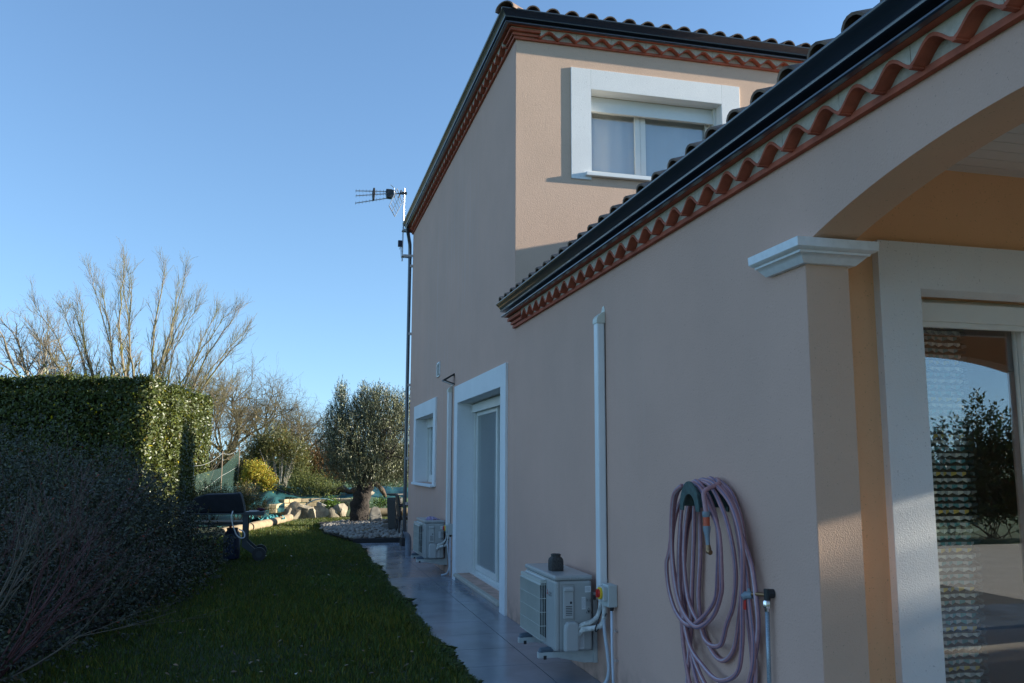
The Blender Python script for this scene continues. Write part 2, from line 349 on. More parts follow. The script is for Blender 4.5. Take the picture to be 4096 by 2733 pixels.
# lower wing: arches around the terrace
def arch_curve(c, half, zs, za, n=24):
    sag = za-zs; rad = (half*half+sag*sag)/(2*sag)
    return [(c+half*t, za-rad+math.sqrt(rad*rad-(half*t)**2)) for t in np.linspace(-1, 1, n)]
def arched_wall(mb, axis, c0, c1, U, opening, zs, za, ztop, mi=0, mi_in=0, pil=False):
    a, e = opening
    crv = arch_curve((a+e)/2, (e-a)/2, zs, za)
    def P(u_, v_, c): return (c, u_, v_) if axis == 0 else (u_, c, v_)
    # spandrel faces
    for c, k in ((c0, mi), (c1, mi_in)):
        mb.quad(P(U[0], -0.05, c), P(a, -0.05, c), P(a, ztop, c), P(U[0], ztop, c), mi=k)
        if U[1]-e > 1e-4: mb.quad(P(e, -0.05, c), P(U[1], -0.05, c), P(U[1], ztop, c), P(e, ztop, c), mi=k)
        for i in range(len(crv)-1):
            mb.quad(P(*crv[i], c), P(*crv[i+1], c), P(crv[i+1][0], ztop, c), P(crv[i][0], ztop, c), mi=k)
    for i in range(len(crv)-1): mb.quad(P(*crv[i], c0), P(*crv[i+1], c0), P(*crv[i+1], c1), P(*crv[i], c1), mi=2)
    for q in ((a,) if pil else (a, e)): mb.quad(P(q, -0.05, c0), P(q, zs, c0), P(q, zs, c1), P(q, -0.05, c1), mi=mi)
    for q in (U[:1] if pil else U): mb.quad(P(q, -0.05, c0), P(q, ztop, c0), P(q, ztop, c1), P(q, -0.05, c1), mi=mi)
    mb.quad(P(U[0], ztop, c0), P(U[1], ztop, c0), P(U[1], ztop, c1), P(U[0], ztop, c1), mi=mi)
TX = 5.95
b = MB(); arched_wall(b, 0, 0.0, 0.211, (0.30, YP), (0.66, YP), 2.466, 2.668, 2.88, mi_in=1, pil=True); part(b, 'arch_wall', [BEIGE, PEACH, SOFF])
b = MB(); b.box((0.002, YP, -0.05), (0.213, YP+0.21, 2.465)); part(b, 'pillar', BEIGE_F)
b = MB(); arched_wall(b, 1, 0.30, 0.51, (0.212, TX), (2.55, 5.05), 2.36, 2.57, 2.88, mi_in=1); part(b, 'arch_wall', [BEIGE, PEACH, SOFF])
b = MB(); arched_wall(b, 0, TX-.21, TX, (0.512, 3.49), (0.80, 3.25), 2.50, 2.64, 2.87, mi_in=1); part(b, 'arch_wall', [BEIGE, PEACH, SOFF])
# terrace back wall with the sliding door, PVC soffit
PD = (0.725, 3.6, 0.02, 2.345)
b = MB(); wall_grid(b, 1, 3.50, 3.78, (0.213, TX), (-0.05, 2.97), [PD]); part(b, 'wall', PEACH)
PVC = mat('white_pvc_slats', (0.70, 0.67, 0.62), rough=0.5)
b = MB()
for i in range(30):
    y0 = 0.512+i*0.1
    b.box((0.212, y0+0.006, 2.965), (TX-.211, y0+0.1, 2.985)); b.box((0.212, y0, 2.972), (TX-.211, y0+0.0065, 2.986))
part(b, 'soffit', PVC)
b = MB(); wall_grid(b, 0, 5.951, 6.0, (3.5, YF-.002), (0, 2.88), [(5.2, 6.6, .9, 2.1)]); part(b, 'wall', BEIGE)  # unglazed opening added on the unseen side to brighten the curtain room
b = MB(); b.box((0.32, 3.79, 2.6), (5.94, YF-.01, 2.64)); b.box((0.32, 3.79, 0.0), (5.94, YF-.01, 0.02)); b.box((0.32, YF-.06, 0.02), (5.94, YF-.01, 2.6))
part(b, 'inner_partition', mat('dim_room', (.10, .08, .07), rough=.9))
# capital on the pillar
b = MB()
cp = [(0.0, 2.378), (0.025, 2.378), (0.032, 2.385), (0.046, 2.398), (0.060, 2.413), (0.068, 2.415), (0.070, 2.424), (0.084, 2.428), (0.094, 2.436), (0.096, 2.474), (0.0, 2.474)]
def cap_path(o): return [(-o, YP+.275+o*.5), (-o, YP-o), (.211+o, YP-o), (.211+o, YP+.20)]
b.sweep(cp, cap_path); b.box((0.0, YP, 2.474), (.211, YP+.2, 2.4745))
part(b, 'capital', mat('white_stone_trim', (0.80, 0.80, 0.79), rough=.6, var=.05, vscale=30), 'auto')
# south capitals (other pillar of this arch)
b = MB()
b.sweep(cp, lambda o: [(-o, .66+o), (.211+o, .66+o), (.211+o, .45)]); part(b, 'capital', MATS['white_stone_trim'], 'auto')

# ---- eaves: cornice of terracotta waves, gutter, fascia
def runs(path_pts):   # helper for straight runs: p0, direction along, outward
    return path_pts
def cornice(name, z0, runlist, path, corner_blocks):
    """z0: underside height; runlist: list of (origin, dir, out, start, pitch, count)"""
    b = MB()
    b.sweep([(-.01, z0), (.028, z0), (.028, z0+.026), (-.01, z0+.026)], path)                 # lower band
    b.sweep([(-.01, z0+.0262), (.020, z0+.0262), (.020, z0+.1078), (-.01, z0+.1078)], path, 1)  # recessed mortar
    b.sweep([(-.01, z0+.108), (.115, z0+.108), (.115, z0+.124), (-.01, z0+.124)], path)       # top course
    for org, d, o_, st, pitch, cnt, zoff in runlist:
        d = Vector(d); o_ = Vector(o_); O = Vector(org)
        def W(t, out_, z): q = O+d*t+o_*out_; return (q.x, q.y, z0+z)
        sub = 12
        for k in range(cnt):
            c = st+k*pitch; a = c-pitch/2
            T = [a+pitch*i/sub for i in range(sub+1)]
            Zt = [0.033+0.064*(0.5+0.5*math.cos(2*math.pi*(t-c)/pitch))**0.78 for t in T]
            jit = random.uniform(-.0015, .0015)
            th = 0.014
            for i in range(sub):
                t0, t1, za, zb = T[i], T[i+1], Zt[i]+jit, Zt[i+1]+jit
                # shell: bottom, front, top
                b.quad(W(t0, .02, za-th), W(t1, .02, zb-th), W(t1, .082, zb-th), W(t0, .082, za-th))
                b.quad(W(t0, .082, za-th), W(t1, .082, zb-th), W(t1, .082, zb), W(t0, .082, za))
                b.quad(W(t0, .082, za), W(t1, .082, zb), W(t1, .02, zb), W(t0, .02, za))
                # mortar block above
                g0 = 0.0015 if (k % 2 == 0 and i == 0) else 0; g1 = 0.0015 if (k % 2 == 1 and i == sub-1) else 0
                b.quad(W(t0+g0, .0775, za-.001), W(t1-g1, .0775, zb-.001), W(t1-g1, .0775, .1079), W(t0+g0, .0775, .1079), mi=1)
                if g0: b.quad(W(t0+g0, .0775, za), W(t0+g0, .0775, .1079), W(t0+g0, .02, .1079), W(t0+g0, .02, za), mi=1)
                if g1: b.quad(W(t1-g1, .0775, zb), W(t1-g1, .0775, .1079), W(t1-g1, .02, .1079), W(t1-g1, .02, zb), mi=1)
            # chunky foot in the valley
            q0 = a-.010; q1 = a+.010
            for p_, r_ in (((q0, .0215), (q1, .0805)),):
                v8 = [W(q0, .021, .018), W(q1, .021, .018), W(q1, .081, .018), W(q0, .081, .018), W(q0, .021, .034), W(q1, .021, .034), W(q1, .081, .034), W(q0, .081, .034)]
                b.add(v8, [(0,3,2,1),(4,5,6,7),(0,1,5,4),(1,2,6,5),(2,3,7,6),(3,0,4,7)])
    for fn, rng in corner_blocks:
        b.sweep([(.0, z0+.033), (.048, z0+.033), (.048, z0+.058), (.0, z0+.058)], fn)
        b.sweep([(.0, z0+.066), (.083, z0+.066), (.083, z0+.093), (.0, z0+.093)], fn)
        b.sweep([(.0, z0+.0583), (.038, z0+.0583), (.038, z0+.0657), (.0, z0+.0657)], fn, 1)
        b.sweep([(.0, z0+.0933), (.07, z0+.0933), (.07, z0+.1077), (.0, z0+.1077)], fn, 1)
    part(b, name, [TERRA, MORTAR])
def gutter(z0, path, outlets=()):
    """z0 such that outer lip top is z0+0.243"""
    b = MB()
    b.sweep([(0, z0+.1245), (.138, z0+.1265), (.150, z0+.121), (.150, z0+.114), (.143, z0+.109), (.116, z0+.109), (.116, z0+.1242), (0, z0+.1242)], path)
    b.sweep([(0.0, z0+.127), (.10, z0+.127), (.10, z0+.161), (0.0, z0+.161)], path)
    part(b, 'fascia', DKMETAL)
    b = MB()
    pr = [(.05, z0+.161), (.148, z0+.161), (.156, z0+.165), (.158, z0+.172), (.153, z0+.180), (.163, z0+.195), (.176, z0+.209), (.190, z0+.222), (.199, z0+.229), (.2035, z0+.236), (.2035, z0+.243), (.198, z0+.246), (.193, z0+.242),
          (.186, z0+.229), (.158, z0+.198), (.148, z0+.180), (.145, z0+.170), (.06, z0+.170), (.06, z0+.235), (.05, z0+.235)]
    b.sweep(pr, path)
    part(b, 'gutter', DKMETAL, 'auto')
random.seed(11)
# lower wing
ZL = 2.877
low_path = lambda o: [(-o, YF-.002), (-o, 0.30-o), (TX+.05+o, 0.30-o), (TX+.05+o, YF-.002)]
lb = lambda o: [(-o, YF-.004), (-o, 7.905)]
cornice('cornice', ZL, [((0, 0, 0), (0, 1, 0), (-1, 0, 0), 7.794-.209*35, .209, 36, 0), ((0, .30, 0), (1, 0, 0), (0, -1, 0), .35, .205, 26, 0)], low_path,
        [(lb, 0), (lambda o: [(-o, .37), (-o, .30-o), (.24, .30-o)], 0)])
gutter(ZL, low_path)
# upper block
ZU = 6.010
up_path = lambda o: [(WX+o, YF-o), (-o, YF-o), (-o, YB+o), (WX+o, YB+o), (WX+o, YF-o)]
up_corner = lambda o: [(.25, YF-o), (-o, YF-o), (-o, YF+.26)]
cornice('cornice', ZU, [((0, YF, 0), (1, 0, 0), (0, -1, 0), .352, .2012, 57, 0), ((0, 0, 0), (0, 1, 0), (-1, 0, 0), YF+.36, .2012, 38, 0)], up_path,
        [(up_corner, 0), (lambda o: [(-o, YB-.16), (-o, YB+o), (.2, YB+o)], 0)])
gutter(ZU, up_path)

# ---- roofs with barrel tiles
def barrel_roof(name, planes):
    b = MB()
    for (org, along, up, slope, pitch, n, length, clip) in planes:
        A = Vector(along); U_ = Vector(up); O = Vector(org)
        cs = math.cos(math.atan(slope)); sl = Vector((U_.x, U_.y, slope))*cs; nr = Vector((-U_.x*slope, -U_.y*slope, 1))*cs
        for i in range(n):
            t = pitch*i; Lmax = length if clip is None else clip(t)
            if Lmax < 0.1: continue
            s0 = 0.0; k = 0
            while s0 < Lmax:
                s1 = min(s0+0.40, Lmax)
                ra, rb = 0.083, 0.070
                jt = random.uniform(-.006, .006); jh = random.uniform(-.002, .004)
                lift0, lift1 = 0.012+jh, 0.0+jh
                seg = 9; outer0 = []; outer1 = []; in0 = []; in1 = []
                for j in range(seg+1):
                    a = math.pi*j/seg
                    for rr, sx, lf, lst, th in ((ra, s0+jt*.5, lift0, outer0, 0), (rb, s1+0.02, lift1, outer1, 0), (ra, s0+jt*.5, lift0, in0, .013), (rb, s1+.02, lift1, in1, .013)):
                        q = rr-th
                        lst.append(O+A*(t+jt-math.cos(a)*q)+sl*sx+nr*(math.sin(a)*q*.92+lf))
                base = len(b.v); b.v += [tuple(p) for p in outer0+outer1+in0+in1]; m_ = seg+1
                for j in range(seg):
                    b.f.append((base+j, base+j+1, base+m_+j+1, base+m_+j)); b.m.append(0)
                    b.f.append((base+j, base+j+1, base+2*m_+j+1, base+2*m_+j)); b.m.append(0)
                    b.f.append((base+2*m_+j, base+2*m_+j+1, base+3*m_+j+1, base+3*m_+j)); b.m.append(0)
                s0 = s1; k += 1
    return b
random.seed(5)
RS = 0.373
zl = ZL+.219
lw = (TX+.05)
ridge_x = 2.98
b = barrel_roof('roof', [((-.155, 0.36, zl), (0, 1, 0), (1, 0, 0), RS, .2285, 36, (ridge_x+.185)/math.cos(math.atan(RS)), None),
                         ((TX+.235, 0.36, zl), (0, 1, 0), (-1, 0, 0), RS, .2285, 36, (ridge_x+.20)/math.cos(math.atan(RS)), None)])
zr = zl+RS*(ridge_x+.185)
b.prism([(-.12, zl-.01), (ridge_x, zr-.03), (TX+.17, zl-.01), (TX+.17, zl-.04), (ridge_x, zr-.10), (-.12, zl-.04)], 1, 0.25, YF-.004)
b.tube([(ridge_x, .2, zr+.01), (ridge_x, YF-.01, zr+.01)], .10, 12)
part(b, 'roof', TILE, 'auto')
# gable infill
b = MB(); b.prism([(0, 2.881), (TX, 2.881), (ridge_x, zr-.12)], 1, .31, .5); part(b, 'gable', BEIGE)
# upper hip roof
US = 0.33; zu = ZU+.223; half = (YB-YF)/2+.2
cl = 1/math.cos(math.atan(US))
def clipf(t): # front plane length limited by the hips
    x = t-.19+.15; return max(0, min(x+.19, WX+.19-x, half))*cl
def clips(t):
    y = t; return max(0, min(y+.05, (YB-YF+.38)-y, half))*cl
b = barrel_roof('roof', [((.15, YF-.163, zu), (1, 0, 0), (0, 1, 0), US, .2165, 55, 5, lambda t: max(0, min(t+.15+.05, WX-t, half))*cl),
                         ((-.13, YF+.15, zu), (0, 1, 0), (1, 0, 0), US, .2165, 37, 5, lambda t: max(0, min(t+.20, YB-YF-t, half))*cl),
                         ((.15, YB+.19, zu), (1, 0, 0), (0, -1, 0), US, .2165, 55, 5, lambda t: max(0, min(t+.15, WX-t, half))*cl)])
c0 = [(-.12, YF-.12, zu-.01), (WX+.12, YF-.12, zu-.01), (WX+.12, YB+.12, zu-.01), (-.12, YB+.12, zu-.01)]
zrh = zu-.01+US*(half-.1); ym = (YF+YB)/2
b.add(c0+[(half-.1, ym, zrh), (WX-half+.1, ym, zrh)], [(0, 1, 5, 4), (1, 2, 5), (2, 3, 4, 5), (3, 0, 4), (3, 2, 1, 0)])
# hip ridge tiles
for k in range(11):
    s0 = -.17+k*.37; s1 = s0+.42
    pts = [(s, YF+s, zu+US*s+.045+(.012 if s == s0 else 0)) for s in (s0, s1)]
    ring = []
    for s, rr, lf in ((s0, .115, .028), (s1, .098, .0)):
        for th in (0, .014):
            for j in range(11):
                a = math.pi*j/10; q = rr-th
                dx = -math.cos(a)*q*.7071
                ring.append((s+dx, YF+s-dx, zu+US*(s+.0)+.03+lf+math.sin(a)*q*.9))
    base = len(b.v); b.v += ring; m_ = 11
    for j in range(10):
        for q in ((0, 2), (1, 3), (0, 1)):
            b.f.append((base+q[0]*m_+j, base+q[0]*m_+j+1, base+q[1]*m_+j+1, base+q[1]*m_+j)); b.m.append(0)
part(b, 'roof', TILE, 'auto')

# ---- windows and doors
def surround_side(name, y0, y1, z0, z1, w=.232, bottom=False, out=.028):
    """flat raised surround round an opening in the side wall x=0"""
    b = MB(); O = -out
    zb = z0-w*.0 if not bottom else z0-.03
    b.box((O, y0-w, zb), (0.001, y0, z1+w)); b.box((O, y1, zb), (0.001, y1+w, z1+w)); b.box((O, y0, z1), (0.001, y1, z1+w))
    # plaster reveals, lining the opening
    t = .004
    b.box((O, y0, z0), (.215, y0+t, z1)); b.box((O, y1-t, z0), (.215, y1, z1)); b.box((O, y0+t, z1-t), (.215, y1-t, z1))
    return part(b, name, WHITE_R, bevel=.003)
# side french window
dr = thing('tmp', (0, 0, 0), 'x', 'x'); bpy.data.objects.remove(dr)
y0, y1, z0, z1 = DOOR
def sub(mb, name, mats, parent, smooth=False, bevel=0):
    o = mb.build(name, mats, parent, smooth, bevel); return o
b = MB(); b.box((.215, y0, z0), (.29, y0+.05, z1)); b.box((.215, y1-.05, z0), (.29, y1, z1)); b.box((.215, y0+.05, z1-.12), (.29, y1-.05, z1)); b.box((.215, y0+.05, z0), (.29, y1-.05, z0+.05))
b.box((.20, y0+.02, z0), (.215, y0+.05, z1-.1)); b.box((.20, y1-.05, z0), (.215, y1-.02, z1-.1)); b.box((.17, y0+.004, z1-.135), (.20, y1-.004, z1-.03)); b.box((.155, y0+.004, z0-.0), (.215, y1-.004, z0+.02))
fd = part(b, 'patio_door', ALU, bevel=.003)
def sash(par, x, ya, yb, za, zb, wd=.06, th=.03, axis=0, glass=True, mats=ALU):
    b = MB()
    def B(a, c):
        (u0, v0), (u1, v1) = a, c
        if axis == 0: b.box((x, u0, v0), (x+th, u1, v1))
        else: b.box((u0, x, v0), (u1, x+th, v1))
    B((ya, za), (ya+wd, zb)); B((yb-wd, za), (yb, zb)); B((ya+wd, za), (yb-wd, za+wd*1.15)); B((ya+wd, zb-wd), (yb-wd, zb))
    sub(b, 'sash', mats, par, bevel=.003)
    if glass:
        b = MB(); xm = x+th*.5
        if axis == 0: b.box((xm, ya+wd-.01, za+wd-.01), (xm+.006, yb-wd+.01, zb-wd+.01))
        else: b.box((ya+wd-.01, xm, za+wd-.01), (yb-wd+.01, xm+.006, zb-wd+.01))
        sub(b, 'pane', GLASS, par)
ymid = (y0+y1)/2
sash(fd, .225, ymid-.03, y1-.055, z0+.052, z1-.122); sash(fd, .258, y0+.055, ymid+.03, z0+.052, z1-.122)
surround_side('door_surround', y0, y1, -.02, z1)
b = MB(); b.box((-.055, y0-.0, .058), (.16, y1-.0, .098)); part(b, 'door_step', STONEC, bevel=.012, label='pale stone door step with rounded nosing')
b = MB()
k = 0
yy = y0
while yy < y1-.01:
    b.box((-.030, yy+.002, .003), (-.001, min(yy+.30, y1)-.002, .057)); yy += .302
part(b, 'riser_tiles', SLAB)
# small side window
y0, y1, z0, z1 = WIN
surround_side('window_surround', y0, y1, z0, z1, bottom=True)
b = MB(); b.box((-.075, y0-.10, z0-.045), (.215, y1+.10, z0-.001)); part(b, 'window_sill', WHITE_R, bevel=.008)
b = MB(); b.box((.215, y0, z0), (.28, y0+.05, z1)); b.box((.215, y1-.05, z0), (.28, y1, z1)); b.box((.215, y0+.05, z1-.05), (.28, y1-.05, z1)); b.box((.215, y0+.05, z0), (.28, y1-.05, z0+.05))
b.box((.18, y0+.004, z1-.16), (.214, y1-.004, z1-.004)); b.box((.185, y0+.004, z0+.02), (.213, y0+.03, z1-.16)); b.box((.185, y1-.03, z0+.02), (.213, y1-.004, z1-.16))
fw = part(b, 'window', ALU, bevel=.003)
ymid = (y0+y1)/2
sash(fw, .225, ymid-.03, y1-.052, z0+.052, z1-.052); sash(fw, .245, y0+.052, ymid+.03, z0+.052, z1-.052)
# upper front window
x0, x1, z0, z1 = FW
b = MB(); w_ = .225; O = YF-.015
b.box((x0-w_, O, z0-.08), (x0, YF+.001, z1+w_)); b.box((x1, O, z0-.08), (x1+w_, YF+.001, z1+w_)); b.box((x0, O, z1), (x1, YF+.001, z1+w_))
part(b, 'window_surround', WHITE_R, bevel=.003)
b = MB(); b.box((x0, YF-.015, z0), (x0+.004, YF+.215, z1)); b.box((x1-.004, YF-.015, z0), (x1, YF+.215, z1)); b.box((x0+.004, YF-.015, z1-.004), (x1-.004, YF+.16, z1)); part(b, 'reveal', WHITE, bevel=0)
b = MB(); b.box((x0-.07, YF-.058, z0-.045), (x1+.07, YF+.215, z0-.001)); part(b, 'window_sill', WHITE, bevel=.006)
b = MB(); b.box((x0+.004, YF+.165, z1-.075), (x1-.004, YF+.18, z1-.005)); b.box((x0+.004, YF+.15, z1-.105), (x1-.03, YF+.168, z1-.076)); b.box((x0+.004, YF+.142, z1-.148), (x1-.03, YF+.165, z1-.107)); b.box((x0+.004, YF+.13, z1-.190), (x1-.03, YF+.155, z1-.150))
part(b, 'roller_shutter', ALU, bevel=.002)
b = MB(); b.box((x0, YF+.19, z0), (x0+.05, YF+.26, z1)); b.box((x1-.05, YF+.19, z0), (x1, YF+.26, z1)); b.box((x0+.05, YF+.19, z1-.13), (x1-.05, YF+.26, z1)); b.box((x0+.05, YF+.19, z0), (x1-.05, YF+.26, z0+.05)); b.box((x1-.035, YF+.12, z0), (x1-.004, YF+.19, z1))
fu = part(b, 'window', ALU, bevel=.003)
xm = 1.495
sash(fu, YF+.212, x0+.02, xm, z0+.03, z1-.10, wd=.065, axis=1); sash(fu, YF+.214, xm+.002, x1-.03, z0+.03, z1-.10, wd=.065, axis=1)
# terrace sliding door
x0, x1, z0, z1 = PD
b = MB(); w_ = .222; O = 3.455
b.box((x0-w_, O, -.0), (x0, 3.501, z1+w_)); b.box((x0, O, z1), (x1+w_, 3.501, z1+w_)); b.box((x1, O, 0), (x1+w_, 3.501, z1))
b.box((x0, O, z0), (x0+.004, 3.70, z1)); b.box((x0+.004, O, z1-.004), (x1, 3.62, z1))
part(b, 'door_surround', WHITE_R, bevel=.003)
b = MB(); b.box((x0, 3.69, z0), (x0+.055, 3.77, z1)); b.box((x1-.05, 3.69, z0), (x1, 3.77, z1)); b.box((x0+.055, 3.69, z1-.09), (x1-.05, 3.77, z1)); b.box((x0+.055, 3.69, z0), (x1-.05, 3.77, z0+.04))
b.box((x0+.004, 3.62, z1-.125), (x1, 3.64, z1-.03)); b.box((x0+.004, 3.64, z1-.15), (x1, 3.67, z1-.1))
pd_ = part(b, 'patio_door', ALU, bevel=.003)
sash(pd_, 3.735, x0+.02, 1.58, z0+.03, z1-.075, wd=.05, axis=1); sash(pd_, 3.70, 1.53, 2.9, z0+.03, z1-.075, wd=.06, axis=1)
# rear outlook of the house: downpipe and its clips
b = MB(); dp = [(-.12, 16.55, ZU+.17), (-.11, 16.60, ZU+.04), (-.055, 16.665, ZU-.20), (-.05, 16.67, 5.5), (-.05, 16.67, .28), (-.052, 16.66, .12), (-.09, 16.6, .05)]
b.tube(dp, .036, 12); b.lathe([(.045, 0), (.045, .12)], (-.05, 16.67, .16), 2, 14)
part(b, 'downpipe', DKMETAL, 'auto')
for z in (5.35, 4.0, 3.0, 1.6, .75):
    b = MB(); b.box((-.05, 16.62, z), (.01, 16.66, z+.05)); part(b, 'pipe_clip', GALV)
# wall vent grille
b = MB(); b.box((-.012, 13.07, 2.85), (-.001, 13.34, 3.075))
b.box((-.016, 13.07, 2.85), (-.012, 13.09, 3.075)); b.box((-.016, 13.32, 2.85), (-.012, 13.34, 3.075)); b.box((-.016, 13.07, 3.055), (-.012, 13.34, 3.075)); b.box((-.016, 13.07, 2.85), (-.012, 13.34, 2.87))
for i in range(9):
    z = 2.875+i*.0205; b.prism([(-.030, z), (-.012, z+.012), (-.012, z+.016), (-.030, z+.004)], 1, 13.09, 13.32)
part(b, 'vent_grille', WHITE)

#@@PART2
# =================================================================== THINGS ON AND BY THE WALL
# curtains behind the glass: folded cloth with a woven tumbling-block pattern
CU = [mat('curtain_'+n_, c_, rough=.9, trans=.0) for n_, c_ in (('dark', (.09, .07, .06)), ('teal', (.09, .26, .28)), ('mustard', (.56, .42, .10)), ('grey', (.36, .39, .39)), ('pale', (.60, .61, .55)))]
def cube_curtain(name, fP, ncol, nrow, s, label, cat, mats, loc):
    """fP(u,v) -> world point; rhombille pattern of side s"""
    b = MB(); wd = s*.5; k = s*.345
    for r_ in range(nrow):
        for c in range(ncol):
            cx = (c+.5*(r_ % 2))*2*wd; cy = r_*1.5*k
            top = [(cx, cy+k), (cx+wd, cy+k*1.5-k*.0-.0), (cx, cy+2*k-.0), (cx-wd, cy+k*1.5)]
            P = lambda q: fP(q[0], q[1])
            A = (cx, cy); B_ = (cx+wd, cy+k*.5); C_ = (cx+wd, cy+k*1.5-k*.0); Dd = (cx, cy+k); E_ = (cx-wd, cy+k*1.5); F_ = (cx-wd, cy+k*.5); G_ = (cx, cy+k*2)
            row = r_ % 6
            l = {0: 1, 1: 3, 2: 2, 3: 3, 4: 1, 5: 4}[row]; rr_ = {0: 3, 1: 4, 2: 3, 3: 1, 4: 3, 5: 3}[row]
            b.quad(P(A), P(B_), P((cx+wd, cy+k*1.0)), P(Dd), mi=l); b.quad(P(A), P(Dd), P((cx-wd, cy+k*1.0)), P(F_), mi=rr_)
            b.quad(P(Dd), P((cx+wd, cy+k*1.0)), P((cx, cy+k*1.5)), P((cx-wd, cy+k*1.0)), mi=0)
    o = b.build(name, mats, None, False, recalc=False); tag(o, label, cat); return o
def fold1(u_, v): return (.79+u_*.85, 3.83+.010*math.sin(u_*34), .04+v)
cube_curtain('curtain', fold1, 9, 74, .062, 'patterned curtain of dark and teal blocks hanging behind the terrace sliding door', 'curtain', CU, None)
def fold1b(u_, v): return (1.285+u_*.24, 3.90+.05*math.sin(u_*40), .04+v)
CUD = [mat('curtain_back_'+str(i), c_, rough=.9) for i, c_ in enumerate(((.03, .03, .03), (.04, .08, .09), (.12, .10, .04), (.09, .10, .10), (.3, .3, .29)))]
cube_curtain('curtain', fold1b, 4, 74, .062, 'narrow dark edge of a second curtain behind the terrace sliding door', 'curtain', CUD, None)
CP = [mat('curtain_pale_'+str(i), c_, rough=.9) for i, c_ in enumerate(((.46, .50, .50), (.56, .60, .60), (.60, .62, .60), (.52, .56, .56), (.66, .68, .66)))]
def fold2(u_, v): return (.42+.03*math.sin(u_*28)+.01*math.sin(u_*60), 9.05+u_, .14+v)
cube_curtain('curtain', fold2, 34, 68, .062, 'pale honeycomb patterned curtain behind the side french window', 'curtain', CP, None)
b = MB()
for i in range(60):
    ya, yb = 13.62+i*.03, 13.62+(i+1)*.03
    xa, xb = .36+.02*math.sin(i*1.1), .36+.02*math.sin((i+1)*1.1)
    b.quad((xa, ya, 1.25), (xb, yb, 1.25), (xb, yb, 2.25), (xa, ya, 2.25))
tag(b.build('curtain', mat('net_curtain', (.45, .5, .52), rough=.9, var=.1), None, True), 'plain grey net curtain behind the small side window', 'curtain')
b = MB()
for i in range(110):
    xa, xb = .86+i*.0140, .86+(i+1)*.0140
    ya, yb = YF+.285+.004*math.sin(i*.55)+.006*math.sin(i*.21), YF+.285+.004*math.sin((i+1)*.55)+.006*math.sin((i+1)*.21)
    b.quad((xa, ya, 4.62), (xb, yb, 4.62), (xb, yb, 5.5), (xa, ya, 5.5))
tag(b.build('curtain', mat('grey_voile', (.58, .53, .51), rough=.95, var=.05, vscale=2), None, True), 'grey voile curtain filling the upper floor window', 'curtain')

